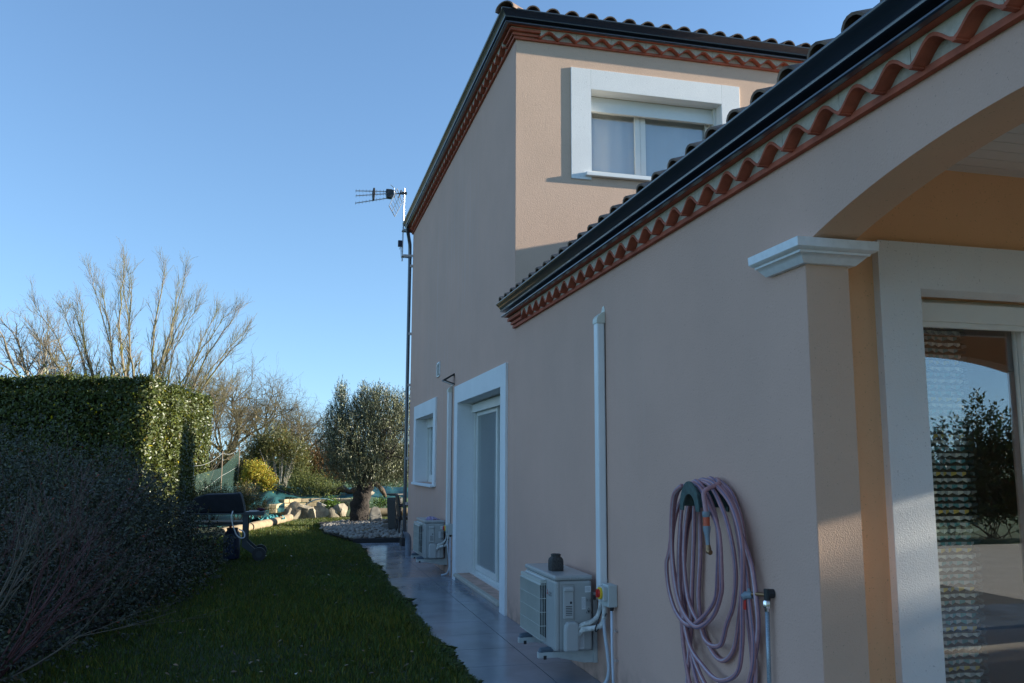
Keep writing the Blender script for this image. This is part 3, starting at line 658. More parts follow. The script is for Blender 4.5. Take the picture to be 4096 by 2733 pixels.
# ---- air conditioning outdoor units
def ac_unit(label, extra_fan=True):
    X0, X1, Y0, Y1, Z0, Z1 = -.345, -.065, 5.95, 6.75, .222, .735
    t = thing('air_conditioner', (-.2, 6.35, .18), label, 'air conditioner', 'outdoor air conditioning units on the side wall')
    b = MB(); b.box((X0+.004, Y0+.004, Z0), (X1-.002, Y1, Z1-.035)); c = b.build('casing', ACW, t, bevel=.018)
    b = MB(); b.box((X0-.002, Y0-.002, Z1-.034), (X1+.004, Y1+.003, Z1)); lid = b.build('lid', ACW, t, bevel=.014)
    for y in (Y0+.05, ): pass
    for x in (X0+.115, X0+.165):
        b = MB(); b.tube([(x, Y0-.0025, Z1-.019), (x, Y0-.006, Z1-.019)], .0052, 8); b.build('screw', GALV, lid)
    # panel gap and screws on the end
    b = MB(); b.box((X0+.034, Y0+.0025, Z0+.004), (X0+.036, Y0+.004, Z1-.038)); b.build('panel_gap', DKPLAST, t)
    for z in (Z0+.018, Z1-.075):
        b = MB(); b.tube([(X0+.024, Y0+.004, z), (X0+.024, Y0+.0, z)], .0045, 8); b.build('screw', GALV, t)
    # fan opening and grille on the front (-x) face
    ga, gb, gz0, gz1 = Y0+.215, Y1-.035, Z0+.045, Z1-.065
    gc = ((ga+gb)/2, (gz0+gz1)/2)
    b = MB(); b.box((X0+.0035, ga+.01, gz0+.01), (X0+.0038, gb-.01, gz1-.01)); b.build('fan_opening', DARK, t)
    b = MB(); n = 5
    for k in range(3):
        a0 = k*2*math.pi/3
        for j in range(6):
            a = a0+j*.22; rr = [.03, .19]
            p = [(X0+.001-.002*(j % 2), gc[0]+rr[q]*math.cos(a), gc[1]+rr[q]*math.sin(a)) for q in (0, 1)]; a2 = a+.22
            p2 = [(X0+.001, gc[0]+rr[q]*math.cos(a2), gc[1]+rr[q]*math.sin(a2)) for q in (0, 1)]
            b.quad(p[0], p[1], p2[1], p2[0])
    b.build('fan', mat('fan_blade', (.10, .11, .12), rough=.5), t)
    b = MB(); xo = X0-.045; wr = .0022
    b.box((xo+.004, ga, gz1-.012), (X0+.003, gb, gz1+.012))  # top hood edge
    b.prism([(X0+.003, gz1+.014), (xo+.002, gz1-.022), (xo-.002, gz1-.026), (X0+.0, gz1+.018)], 1, ga, gb)
    N = 46
    for i in range(N+1):
        y = ga+(gb-ga)*i/N; b.box((xo-.0012, y-.0012, gz0), (xo+.0012, y+.0012, gz1-.02))
    for i in range(5):
        z = gz0+(gz1-.022-gz0)*i/4
        b.box((xo-.003, ga-.001, z-.002), (xo-.0005, gb+.001, z+.002)); b.box((xo-.003, ga-.003, z-.002), (X0+.003, ga, z+.002)); b.box((xo-.003, gb, z-.002), (X0+.003, gb+.003, z+.002))
    for i in range(1, 4):
        x = xo+(X0-xo)*i/4; b.box((x-.0012, ga-.002, gz0), (x+.0012, ga+.0005, gz1-.01)); b.box((x-.0012, gb-.0005, gz0), (x+.0012, gb+.002, gz1-.01))
    b.build('grille', mat('grille_white', (.58, .58, .52), rough=.45), t)
    # end panel with valve cover
    b = MB()
    def vb(x0, x1, z0, z1, d, r_=0): b.box((x0, Y0+.004-d, z0), (x1, Y0+.0035, z1))
    vb(X0+.062, X0+.138, Z0+.22, Z1-.075, .014)
    vb(X0+.064, X0+.136, Z1-.105, Z1-.082, .030)
    b.build('valve_cover', mat('ac_cover', (.48, .48, .46), rough=.4), t, bevel=.008)
    b = MB(); b.prism([(X0+.060, Z0+.006), (X0+.165, Z0+.006), (X0+.165, Z0+.165), (X0+.158, Z0+.195), (X0+.140, Z0+.205), (X0+.080, Z0+.205), (X0+.066, Z0+.18), (X0+.060, Z0+.15)], 1, Y0-.050, Y0+.003)
    b.build('pipe_cover', MATS['ac_cover'], t, bevel=.014)
    b = MB(); b.box((X0+.055, Y0+.0030, Z0+.004), (X0+.056, Y0+.0039, Z1-.062)); b.box((X0+.056, Y0+.003, Z1-.063), (X0+.145, Y0+.0039, Z1-.062)); b.box((X0+.144, Y0+.003, Z0+.2), (X0+.145, Y0+.0039, Z1-.062)); b.build('cover_groove', DKPLAST, t)
    b = MB()
    for i in range(6):
        z = Z0+.245+i*.0115; b.box((X0+.080, Y0-.0106, z), (X0+.126, Y0-.0100, z+.0045))
    b.box((X0+.110, Y0-.0107, Z0+.322), (X0+.124, Y0-.0100, Z0+.338))
    b.build('vent_slots', INK, t)
    # lettering
    mb = MB(); yy = Y0+.0032
    text_mb('R32', .020, (X1-.044, yy, Z0+.335), (1, 0, 0), (0, 0, 1), 0, mb, .0008)
    mb.box((X1-.048, yy-.0005, Z0+.331), (X1-.008, yy-.0001, Z0+.332)); mb.box((X1-.048, yy-.0005, Z0+.355), (X1-.008, yy-.0001, Z0+.356))
    mb.box((X1-.048, yy-.0005, Z0+.331), (X1-.047, yy-.0001, Z0+.356)); mb.box((X1-.009, yy-.0005, Z0+.331), (X1-.008, yy-.0001, Z0+.356)); mb.build('refrigerant_mark', INK, t, recalc=False); mb = MB()
    cx, cz, sz = X1-.028, Z0+.270, .020
    for a, c in (((-1, -.8), (1, -.8)), ((1, -.8), (0, .95)), ((0, .95), (-1, -.8))):
        p0 = Vector((cx+a[0]*sz, yy-.0006, cz+a[1]*sz)); p1 = Vector((cx+c[0]*sz, yy-.0006, cz+c[1]*sz)); mb.tube([p0, p1], .0011, 4)
    mb.add([(cx-.005, yy-.0008, cz-.012), (cx+.005, yy-.0008, cz-.012), (cx+.007, yy-.0008, cz-.004), (cx+.002, yy-.0008, cz+.006), (cx, yy-.0008, cz+.001), (cx-.004, yy-.0008, cz+.003), (cx-.007, yy-.0008, cz-.005)], [(0, 1, 2, 3, 4, 5, 6)])
    mb.build('warning_mark', INK, t, recalc=False)
    random.seed(8)
    z = Z1-.085
    rows = []; allrows = []
    while z > Z0+.40: rows.append((X1-.052, X1-.014, z)); z -= .0062
    allrows.append(rows); rows = []; z = Z0+.325
    while z > Z0+.300: rows.append((X1-.048, X1-.010, z)); z -= .0055
    allrows.append(rows); rows = []; z = Z0+.355
    while z > Z0+.285: rows.append((X1-.078, X1-.054, z)); z -= .006
    allrows.append(rows); rows = []; z = Z0+.13
    while z > Z0+.02: rows.append((X1-.100, X1-.066, z)); z -= .0058
    allrows.append(rows)
    for rows in allrows:
        mb = MB()
        for x0, x1, z in rows:
            x = x0
            while x < x1-.003:
                l = random.uniform(.003, .010); mb.box((x, yy+.0001, z), (min(x+l, x1), yy+.0006, z+.0022)); x += l+.0018
        mb.build('label_print', INKG, t, recalc=False)
    for x0, x1, z0, z1 in ((X1-.055, X1-.011, Z0+.395, Z1-.075), (X1-.080, X1-.052, Z0+.280, Z0+.364), (X1-.103, X1-.063, Z0+.015, Z0+.142)):
      mb = MB(); mb.box((x0, yy+.0004, z0), (x1, yy+.0012, z1))
      mb.build('sticker', mat('sticker_white', (.74, .74, .72), rough=.5), t)
    # maker's mark on the front panel right of the fan: three red diamonds and two lines of lettering
    mb = MB(); xf = X0+.0032; oy, oz = Y0+.185, Z1-.135
    s = .0155
    def rh(cy, cz, ang):
        ca, sa = math.cos(ang), math.sin(ang); pts = []
        for q in ((0, 0), (.5, .5*.577*1.5), (0, 1.73*.866), (-.5, .5*.577*1.5)):
            pts.append(q)
        pts = [(0, 0), (.5, .866), (0, 1.732), (-.5, .866)]
        return [(xf, cy-(p[0]*ca-p[1]*sa)*s*.95, cz+(p[0]*sa+p[1]*ca)*s*.95) for p in pts]
    for ang in (0, 2*math.pi/3, -2*math.pi/3): mb.add(rh(oy-.002, oz, ang), [(0, 1, 2, 3)], 1)
    text_mb('MITSUBISHI', .0165, (xf, oy-.030, oz+.000), (0, -1, 0), (0, 0, 1), 0, mb, .0003, .92)
    text_mb('ELECTRIC', .0165, (xf, oy-.030, oz-.017), (0, -1, 0), (0, 0, 1), 0, mb, .0003, 1.08)
    mb.build('maker_mark', [INK, REDINK], t, recalc=False)
    # wall bracket
    for y in (6.06, 6.60):
        b = MB(); b.box((-.435, y-.018, .168), (-.032, y+.018, .206))
        b.prism([(-.30, .168), (-.034, .168), (-.034, .122), (-.10, .124)], 1, y-.016, y+.016); b.box((-.032, y-.024, .12), (-.001, y+.024, .60))
        br = b.build('bracket', ACG, t, bevel=.002)
        b = MB(); b.box((-.455, y-.008, .140), (-.435, y+.010, .166)) if False else b.box((-.398, y-.0195, .158), (-.376, y-.0182, .184)); b.build('bracket_clip', DKPLAST, br)
        b = MB(); b.tube([(-.415, y, .206), (-.415, y, .216), (-.36, y, .222), (-.33, y, .212)], [.02, .022, .02, .02], 8); b.tube([(-.395, y, .215), (-.395, y, .236)], .008, 6); b.build('rubber_foot', mat('grey_rubber', (.10, .13, .16), rough=.6), br, 'auto')
    b = MB(); b.box((-.030, 5.98, .555), (-.004, 6.70, .585)); b.build('bracket_rail', GALV, t)
    # insulated pipes from cover to the wall trunking
    INS = mat('pipe_insulation', (.55, .54, .50), rough=.7, var=.35, vscale=28, bump=.5, bscale=60)
    P1 = [(-.178, 5.925, .385), (-.150, 5.90, .410), (-.110, 5.865, .430), (-.070, 5.845, .465), (-.050, 5.835, .53), (-.045, 5.84, .62)]
    P2 = [(-.178, 5.925, .335), (-.155, 5.895, .375), (-.115, 5.84, .392), (-.062, 5.80, .415), (-.036, 5.79, .48), (-.035, 5.80, .60)]
    b = MB(); b.tube(catmull(P1, 6), .0165, 10); b.build('pipe', INS, t, True)
    b = MB(); b.tube(catmull(P2, 6), .0185, 10); b.build('pipe', INS, t, True)
    b = MB(); pc = catmull([(-.04, 5.79, .56), (-.06, 5.80, .49), (-.10, 5.80, .40), (-.09, 5.80, .38), (-.06, 5.79, .43), (-.03, 5.77, .50)], 6); b.tube(pc, .0045, 6); b.build('cable', DKPLAST, t, True)
    # corrugated drain hose
    pc = catmull([(-.045, 5.78, .46), (-.040, 5.775, .36), (-.030, 5.755, .24), (-.025, 5.75, .12), (-.05, 5.77, .04), (-.12, 5.82, .012)], 26)
    b = MB(); b.tube(pc, [.0125+(.0014 if i % 2 else -.0012) for i in range(len(pc))], 9); b.build('drain_hose', mat('grey_hose', (.50, .54, .58), rough=.5), t, True)
    return t
def copy_tree(o, parent=None):
    c = o.copy(); COL.objects.link(c)
    if parent: c.parent = parent; c.matrix_parent_inverse = o.matrix_parent_inverse.copy()
    for ch in list(o.children): copy_tree(ch, c)
    return c
ac = ac_unit('nearer white outdoor air conditioner, with a dark stone pot standing on top')
ac2 = copy_tree(ac); ac2.location = (-.2, 6.35+6.18, .18)
ac2['label'] = 'far white outdoor air conditioner near the small window, with a crumpled cloth on top'
# ---- trunking with cap, isolator box (two sets)
def trunking(dy, label):
    t = thing('cable_trunking', (-.03, 5.86+dy, .62), label, 'trunking', 'white wall trunkings above the air conditioners')
    b = MB(); b.box((-.062, 5.81+dy, .60), (-.002, 5.888+dy, 2.535)); b.build('trunk_cover', WHITE, t, bevel=.010)
    b = MB(); b.box((-.0021, 5.804+dy, .60), (-.0008, 5.81+dy, 2.53)); b.build('backplate', DKPLAST, t)
    b = MB(); pr = [(-.002, 2.60), (-.012, 2.60), (-.034, 2.588), (-.052, 2.572), (-.063, 2.555), (-.066, 2.535), (-.066, 2.515), (-.002, 2.515)]
    b.prism(pr, 1, 5.802+dy, 5.893+dy)
    b.prism([(5.806+dy, 2.555), (5.806+dy, 2.62), (5.825+dy, 2.648), (5.850+dy, 2.642), (5.872+dy, 2.61), (5.885+dy, 2.60), (5.885+dy, 2.555)], 0, -.006, -.0008)
    cp_ = b.build('trunk_cap', CREAM_P, t, bevel=.003)
    b = MB(); b.tube([(-.009, 5.84+dy, 2.622), (-.005, 5.84+dy, 2.622)], .006, 10); b.build('screw', GALV, cp_)
    return t
trunking(0, 'tall white trunking on the wall above the nearer air conditioner'); trunking(6.18, 'white trunking on the wall between the small window and the french window')
def isolator(dy, label):
    t = thing('switch_box', (-.04, 5.68+dy, .62), label, 'switch box', 'grey isolator switch boxes by the air conditioners')
    b = MB(); b.box((-.068, 5.628+dy, .560), (-.001, 5.76+dy, .705)); bx_ = b.build('box', mat('grey_box', (.50, .53, .50), rough=.5), t, bevel=.006)
    b = MB(); b.box((-.098, 5.64+dy, .602), (-.068, 5.745+dy, .692)); b.build('switch_body', MATS['grey_box'], t, bevel=.004)
    b = MB(); b.tube([(-.0985, 5.69+dy, .648), (-.112, 5.69+dy, .648)], .040, 24); ky = b.build('switch_plate', YELP, t, 'auto')
    b = MB(); b.tube([(-.112, 5.69+dy, .648), (-.124, 5.69+dy, .648)], [.029, .026], 20); b.box((-.132, 5.683+dy, .622), (-.123, 5.697+dy, .674)); b.build('knob', REDP, ky, 'auto')
    b = MB(); b.tube([(-.03, 5.665+dy, .562), (-.03, 5.665+dy, .535)], [.016, .013], 10); b.build('cable_gland', DKPLAST, t, True)
    b = MB(); b.tube([(-.03, 5.665+dy, .537), (-.03, 5.667+dy, .30), (-.028, 5.66+dy, .12), (-.026, 5.66+dy, .02)], .0095, 10); b.build('conduit', mat('conduit_grey', (.60, .64, .70), rough=.45), t, True)
    for z in (.40, .21):
        b = MB(); b.box((-.022, 5.625+dy, z), (-.001, 5.65+dy, z+.014)); b.build('conduit_clip', mat('clip_beige', (.45, .36, .32), rough=.6), t)
    return t
isolator(0, 'grey box with red and yellow switch beside the nearer air conditioner'); isolator(6.18, 'grey box with red and yellow switch beside the far air conditioner')

# ---- stone pot on the near unit, cloth on the far one
b = MB(); s_ = .0505
def sq_ring(r_, z, n=24, p=5.0):
    out = []
    for j in range(n):
        a = 2*math.pi*j/n; c, s = math.cos(a), math.sin(a); k = (abs(c)**p+abs(s)**p)**(-1/p); out.append((-.243+c*k*r_, 6.25+s*k*r_, z))
    return out
prof = [(.046, .7355, 8), (.049, .739, 8), (.050, .765, 8), (.050, .808, 6), (.048, .820, 4), (.041, .831, 3), (.035, .836, 2.2), (.0345, .843, 2), (.0365, .845, 2), (.0365, .853, 2), (.031, .856, 2), (.026, .853, 2), (.024, .83, 2)]
vs = [p for r_, z, e in prof for p in sq_ring(r_, z, 24, e)]
fs = [(i*24+j, i*24+(j+1) % 24, (i+1)*24+(j+1) % 24, (i+1)*24+j) for i in range(len(prof)-1) for j in range(24)]+[tuple(range(24))[::-1], tuple(range((len(prof)-1)*24, len(prof)*24))]
b.add(vs, fs); tag(b.build('stone_pot', mat('dark_granite', (.055, .05, .045), rough=.75, var=.5, vscale=90, bump=.4, bscale=200), None, 'auto'), 'small dark granite pot with round neck standing on the nearer air conditioner', 'pot')
b = MB(); random.seed(2); nx_, ny_ = 26, 12; vs = []
for j in range(ny_):
    for i in range(nx_):
        u_, v = i/(nx_-1), j/(ny_-1)
        env = math.sin(math.pi*min(1, u_*1.15+.05))**.6 if u_ < .82 else .25*(1-u_)/.18+.12
        z = .7365+.052*env*math.sin(math.pi*v)**.7*(0.7+.3*math.sin(u_*16+v*7))+.004*math.sin(u_*41+v*13)
        vs.append((-.30+u_*.20+.012*math.sin(v*9), 12.30+.10*(v-.5)*(.5+env)+u_*.06+.01*math.sin(u_*23), max(z, .7362)))
b.add(vs, [(j*nx_+i, j*nx_+i+1, (j+1)*nx_+i+1, (j+1)*nx_+i) for j in range(ny_-1) for i in range(nx_-1)])
cl = b.build('cloth', mat('striped_cloth', (.52, .45, .60), rough=.95, col2=(.20, .13, .26), vscale=24, var=0, stretch=(3, 3, .3)), None, True); tag(cl, 'crumpled purple and white striped cloth on the far air conditioner', 'cloth')
md = cl.modifiers.new('s', 'SOLIDIFY'); md.thickness = .004

# ---- garden hose on its hanger
t = thing('hose_hanger', (0, 4.15, 1.35), 'dark green curved hose hanger fixed to the wall', 'hose hanger')
b = MB(); n = 14; vs = []
for x in (-.001, -.16):
    for rr in (.105, .099):
        for j in range(n+1):
            a = math.pi*(0.02+.96*j/n); vs.append((x, 4.155+math.cos(a)*rr*(.95), 1.285+math.sin(a)*rr*1.12))
m_ = n+1; fs = []
for j in range(n):
    for a, c in ((0, 2), (1, 3), (0, 1), (2, 3)): fs.append((a*m_+j, a*m_+j+1, c*m_+j+1, c*m_+j))
for a in (0, n): fs.append((a, m_+a, 3*m_+a, 2*m_+a))
b.add(vs, fs)
GRN = mat('green_painted_metal', (.045, .085, .08), rough=.5, var=.35, vscale=40)
b.build('saddle', GRN, t, 'auto')
b = MB()
crv = [(4.155+math.cos(math.pi*j/16)*.112, 1.272+math.sin(math.pi*j/16)*.150) for j in range(17)]
b.prism(crv+[(y, z-.0) for y, z in [(4.155-.07, 1.272), (4.155+.07, 1.272)]][0:0]+[(4.155-math.cos(math.pi*j/16)*.072, 1.272+math.sin(math.pi*j/16)*.085) for j in range(17)], 0, -.168, -.160)
b.build('front_plate', GRN, t, 'auto')
b = MB(); b.prism([(4.155+math.cos(math.pi*j/16)*.112, 1.272+math.sin(math.pi*j/16)*.150) for j in range(17)]+[(4.155-math.cos(math.pi*j/16)*.072, 1.272+math.sin(math.pi*j/16)*.085) for j in range(17)], 0, -.008, -.0008); b.build('back_plate', GRN, t, 'auto')
HOSE = bpy.data.materials.new('pink_hose'); HOSE.use_nodes = True; T = HOSE.node_tree; N = T.nodes; L = T.links; P = N['Principled BSDF']; P.inputs['Roughness'].default_value = .38
at_ = N.new('ShaderNodeAttribute'); at_.attribute_name = 'Col'; nz = N.new('ShaderNodeTexNoise'); nz.inputs['Scale'].default_value = 40
tcx = N.new('ShaderNodeTexCoord'); L.new(tcx.outputs['Object'], nz.inputs[0]); mr = N.new('ShaderNodeMapRange'); mr.inputs[3].default_value = .72; mr.inputs[4].default_value = 1.15; L.new(nz.outputs['Fac'], mr.inputs[0])
vm = N.new('ShaderNodeVectorMath'); vm.operation = 'SCALE'; L.new(at_.outputs['Color'], vm.inputs[0]); L.new(mr.outputs[0], vm.inputs[3]); L.new(vm.outputs[0], P.inputs['Base Color'])
def hose_tube(pts, rad, twist=0.0):
    """tube with two painted stripes along its length, as vertex colours"""
    b = MB(); b.tube(pts, rad, 16, cap=True); return b
paths = []
def yz(pts, xs):
    k = len(pts); return [(xs[0]+(xs[1]-xs[0])*math.sin(math.pi*i/(k-1)) if not hasattr(xs[0], '__len__') else 0, y, z) for i, (y, z) in enumerate(pts)]
L1 = [(4.275,1.396),(4.37,1.344),(4.44,1.212),(4.46,1.022),(4.43,.839),(4.377,.737),(4.265,.687),(4.162,.696),(4.031,.771),(3.933,.887),(3.913,.981),(3.929,1.179),(4.0,1.289),(4.105,1.39)]
L2 = [(4.25,1.400),(4.40,1.335),(4.53,1.052),(4.575,.956),(4.57,.819),(4.50,.71),(4.341,.670),(4.191,.730),(4.047,.841),(3.994,.969),(3.974,1.174),(4.04,1.32),(4.15,1.409)]
L3 = [(4.23,1.410),(4.38,1.31),(4.47,.911),(4.397,.594),(4.254,.489),(4.071,.455),(3.881,.53),(3.832,.668),(3.805,.863),(3.774,1.124),(3.859,1.296),(3.99,1.39),(4.10,1.425)]
L4 = [(4.26,1.405),(4.44,1.30),(4.547,1.132),(4.576,.938),(4.478,.726),(4.384,.525),(4.244,.381),(4.05,.33),(3.872,.42),(3.763,.623),(3.775,.869),(3.811,1.122),(3.91,1.30),(4.08,1.42)]
L5 = [(4.14,1.43),(3.97,1.37),(3.84,1.18),(3.765,1.036),(3.725,.887),(3.725,.775),(3.765,.657),(3.82,.52),(3.92,.36),(4.10,.27),(4.30,.30),(4.43,.42),(4.49,.60),(4.52,.85),(4.46,1.15),(4.33,1.35),(4.20,1.42)]
L6 = [(4.22,1.415),(4.35,1.30),(4.42,1.05),(4.40,.80),(4.276,.673),(4.214,.622),(4.137,.605),(4.045,.633),(3.965,.74),(3.890,.849),(3.86,1.02),(3.90,1.22),(4.02,1.37),(4.12,1.415)]
L7 = [(4.18,1.43),(4.05,1.41),(3.90,1.28),(3.83,1.08),(3.80,.85),(3.78,.60),(3.83,.36),(3.98,.20),(4.20,.16),(4.40,.25),(4.50,.45),(4.545,.70),(4.50,1.0),(4.40,1.24),(4.28,1.38)]
L8 = [(4.20,1.42),(4.30,1.33),(4.355,1.1),(4.39,.85),(4.43,.62),(4.49,.44),(4.50,.25),(4.38,.12),(4.15,.08),(3.95,.16),(3.85,.34),(3.82,.6),(3.86,.9),(3.90,1.15),(3.99,1.34),(4.12,1.42)]
L9 = [(4.22,1.42),(4.32,1.32),(4.33,1.05),(4.36,.80),(4.33,.64),(4.22,.55),(4.10,.54),(4.0,.62),(3.93,.8),(3.87,1.02),(3.87,1.2),(3.96,1.36),(4.1,1.43)]
order = [(L1, -.150), (L2, -.128), (L3, -.104), (L6, -.080), (L4, -.090), (L5, -.055), (L7, -.035), (L8, -.062), (L9, -.028)]
allp = []
for i, (lp, x) in enumerate(order):
    k = len(lp)
    for j, (y, z) in enumerate(lp):
        s = j/(k-1); nxt = order[(i+1) % len(order)][1] if i+1 < len(order) else x
        xx = x*(1-s)+nxt*s
        drop = max(0, (1.35-z)); xx = xx*(1-.28*min(1, drop))-.004*math.sin(j*2.1+i)
        allp.append((min(xx, -.014), y, z))
allp += [(-.07, 4.02, 1.41), (-.155, 4.00, 1.375), (-.163, 3.985, 1.31), (-.163, 3.975, 1.272)]
allp = [(-.175, 4.20, 1.36), (-.165, 4.26, 1.395)][0:0]+allp
pc = catmull(allp, 10)
RN = 16; b = hose_tube(pc, .0118)
ho = b.build('garden_hose', HOSE, None, True, recalc=False)
cols = np.ones((len(b.v), 4), np.float32)
cols[:, :3] = (.47, .235, .245)
idx = np.arange(len(b.v)) % RN
for k_ in (3, 11): cols[idx == k_, :3] = (.10, .12, .22)
for k_ in (7,): cols[idx == k_, :3] = (.55, .50, .56)
ca = ho.data.color_attributes.new('Col', 'FLOAT_COLOR', 'POINT'); ca.data.foreach_set('color', cols.ravel())
tag(ho, 'pink striped garden hose hanging in long loops on the wall hanger', 'garden hose')
t = thing('hose_tap_connector', (-.163, 3.975, 1.2), 'grey and orange hose end with a brass elbow hanging by the loops', 'hose connector')
b = MB(); b.tube([(-.163, 3.975, 1.278), (-.163, 3.975, 1.262), (-.163, 3.974, 1.250)], [.020, .0205, .016], 12); b.build('collar', mat('grey_plastic', (.22, .26, .29), rough=.4), t, 'auto')
b = MB(); b.tube([(-.163, 3.974, 1.250), (-.163, 3.973, 1.205)], [.0165, .017], 12); b.build('grip', mat('orange_plastic', (.60, .10, .04), rough=.45), t, 'auto')
b = MB(); b.tube([(-.163, 3.973, 1.208), (-.163, 3.972, 1.19), (-.164, 3.968, 1.165), (-.164, 3.964, 1.14), (-.164, 3.961, 1.115)], [.019, .019, .013, .011, .010], 12); b.build('valve', MATS['grey_plastic'], t, 'auto')
b = MB(); b.tube([(-.164, 3.961, 1.117), (-.164, 3.958, 1.10), (-.166, 3.953, 1.088), (-.165, 3.935, 1.083)], [.011, .014, .015, .012], 12); b.build('elbow', BRASS, t, 'auto')
# tap with flexible feed
t = thing('tap', (-.02, 3.66, .92), 'wall tap with brass stem and braided feed pipe right of the hose', 'tap')
b = MB(); b.tube([(-.001, 3.652, .925), (-.03, 3.655, .925)], .021, 12); b.tube([(-.028, 3.66, .945), (-.028, 3.66, .895)], .015, 12); b.build('elbow', DKPLAST, t, 'auto')
b = MB(); b.tube([(-.03, 3.665, .918), (-.045, 3.72, .915), (-.055, 3.765, .908)], .0095, 10); b.build('stem', BRASS, t, 'auto')
b = MB(); b.tube([(-.05, 3.752, .905), (-.065, 3.785, .902), (-.085, 3.787, .890)], [.016, .020, .014], 12); b.tube([(-.06, 3.765, .92), (-.06, 3.765, .935)], .008, 8); b.build('valve', MATS['grey_plastic'], t, 'auto')
b = MB(); b.box((-.075, 3.778, .835), (-.068, 3.802, .885)); b.build('lever', REDP, t, bevel=.003)
b = MB(); b.tube([(-.028, 3.66, .898), (-.028, 3.662, .888), (-.028, 3.663, .862)], [.012, .0175, .0175], 6); b.tube([(-.028, 3.663, .862), (-.028, 3.664, .846)], .012, 10); b.build('nut', CHROME, t, 'auto')
b = MB(); b.tube([(-.028, 3.664, .848), (-.028, 3.668, .60), (-.026, 3.676, .30), (-.024, 3.68, .006)], .0098, 10); b.build('feed_pipe', mat('braided_hose', (.30, .36, .40), rough=.35, metal=.4, var=.3, vscale=220), t, True)

# ---- wall lamp: bent white plate on a dark arm
t = thing('wall_lamp', (0, 11.87, 2.68), 'small angular dark wall lamp with pale edge above the french window', 'wall lamp')
b = MB(); b.prism([(-.001, 2.765), (-.012, 2.765), (-.165, 2.672), (-.168, 2.660), (-.012, 2.608), (-.001, 2.608), (-.001, 2.628), (-.05, 2.640), (-.120, 2.668), (-.05, 2.715), (-.001, 2.74)], 1, 11.83, 11.92); b.build('frame', DKPLAST, t)
b = MB(); b.prism([(-.150, 2.656), (-.168, 2.656), (-.012, 2.603), (-.006, 2.606)], 1, 11.828, 11.922); b.build('diffuser', WHITE, t)

# ---- antenna on two wall brackets
t = thing('tv_antenna', (-.2, 16.75, 5.5), 'television antenna with three toothed booms on a steel mast at the house corner', 'antenna')
b = MB(); b.tube([(-.196, 16.75, 5.49), (-.183, 16.75, 6.98)], .0185, 12); b.build('mast', GALV, t, 'auto')
for z in (6.09, 5.57):
    b = MB(); b.prism([(-.20, z+.012), (.05, z+.012), (.05, z-.022), (-.20, z-.022)], 1, 16.615, 16.628) if False else b.box((-.19, 16.62, z-.012), (.03, 16.632, z+.03)); b.box((-.21, 16.72, z-.02), (.0, 16.732, z+.02)); b.box((-.215, 16.63, z+.0), (-.16, 16.78, z+.02)); b.box((.0, 16.602, z-.03), (.03, 16.62, z+.05))
    b.build('mast_bracket', GALV, t)
b = MB(); b.box((-.285, 16.70, 5.775), (-.205, 16.76, 5.90)); jb = b.build('amplifier', mat('navy_plastic', (.02, .03, .06), rough=.4), t, bevel=.008)
b = MB(); b.tube(catmull([(-.26, 16.75, 5.775), (-.25, 16.75, 5.73), (-.23, 16.75, 5.72), (-.215, 16.75, 5.55)], 5), .004, 5); b.tube(catmull([(-.24, 16.75, 5.775), (-.235, 16.75, 5.74), (-.22, 16.75, 5.76), (-.205, 16.75, 5.5)], 5), .004, 5); b.build('cable', MATS['conduit_grey'], jb, True)
ALUR = mat('bare_aluminium', (.62, .62, .63), rough=.35, metal=.85)
for z0, z1, y in ((6.906, 6.868, 16.80), (6.832, 6.735, 16.70), (6.770, 6.615, 16.80)):
    b = MB(); p0 = Vector((-.50, y, z0)); p1 = Vector((-1.14, y, z1)); b.tube([p0, p1], .0095, 6)
    for k in range(9):
        q = p1.lerp(p0, (k+.15)/9.5); b.tube([q+Vector((.0, -.05, .018)), q+Vector((.0, .05, -.018))], .0036, 4); b.tube([q+Vector((0, -.01, .026)), q+Vector((0, .01, -.024))], .0036, 4)
    b.build('boom', ALUR, t)
b = MB(); b.prism([(-.80, 6.93), (-.765, 6.93), (-.755, 6.82), (-.77, 6.69), (-.805, 6.69), (-.82, 6.82)], 1, 16.69, 16.82); b.build('boom_spacer', DKPLAST, t, bevel=.01)
b = MB(); b.prism([(-.545, 6.93), (-.44, 6.93), (-.36, 6.905), (-.36, 6.80), (-.44, 6.75), (-.53, 6.755), (-.55, 6.85)], 1, 16.69, 16.82); b.build('boom_hub', DKPLAST, t, bevel=.012)
b = MB(); b.tube([(-.40, 16.75, 6.855), (-.17, 16.75, 6.875)], .012, 8); b.tube([(-.24, 16.75, 6.94), (-.29, 16.75, 6.78)], .014, 6); b.box((-.235, 16.71, 6.86), (-.13, 16.79, 6.90)); b.build('mast_clamp', DKPLAST, t)
b = MB(); b.tube([(-.39, 16.67, 6.80), (-.39, 16.70, 6.96), (-.46, 16.70, 7.02)], .009, 6); b.build('dipole', ALUR, t)
b = MB()
A0, A1, B0, B1 = Vector((-.335, 16.66, 6.94)), Vector((-.485, 16.66, 6.57)), Vector((-.205, 16.86, 6.72)), Vector((-.345, 16.86, 6.42))
Cm0, Cm1 = (A0+B0)/2+Vector((.03, 0, .06)), (A1+B1)/2
for p, q in ((A0, A1), (B0, B1), (A1, B1), (A0, B0), (Cm0, Cm1)): b.tube([p, q], .009, 5)
for k in range(1, 5): b.tube([A0.lerp(A1, k/5), B0.lerp(B1, k/5)], .005, 5)
b.build('reflector', ALUR, t)

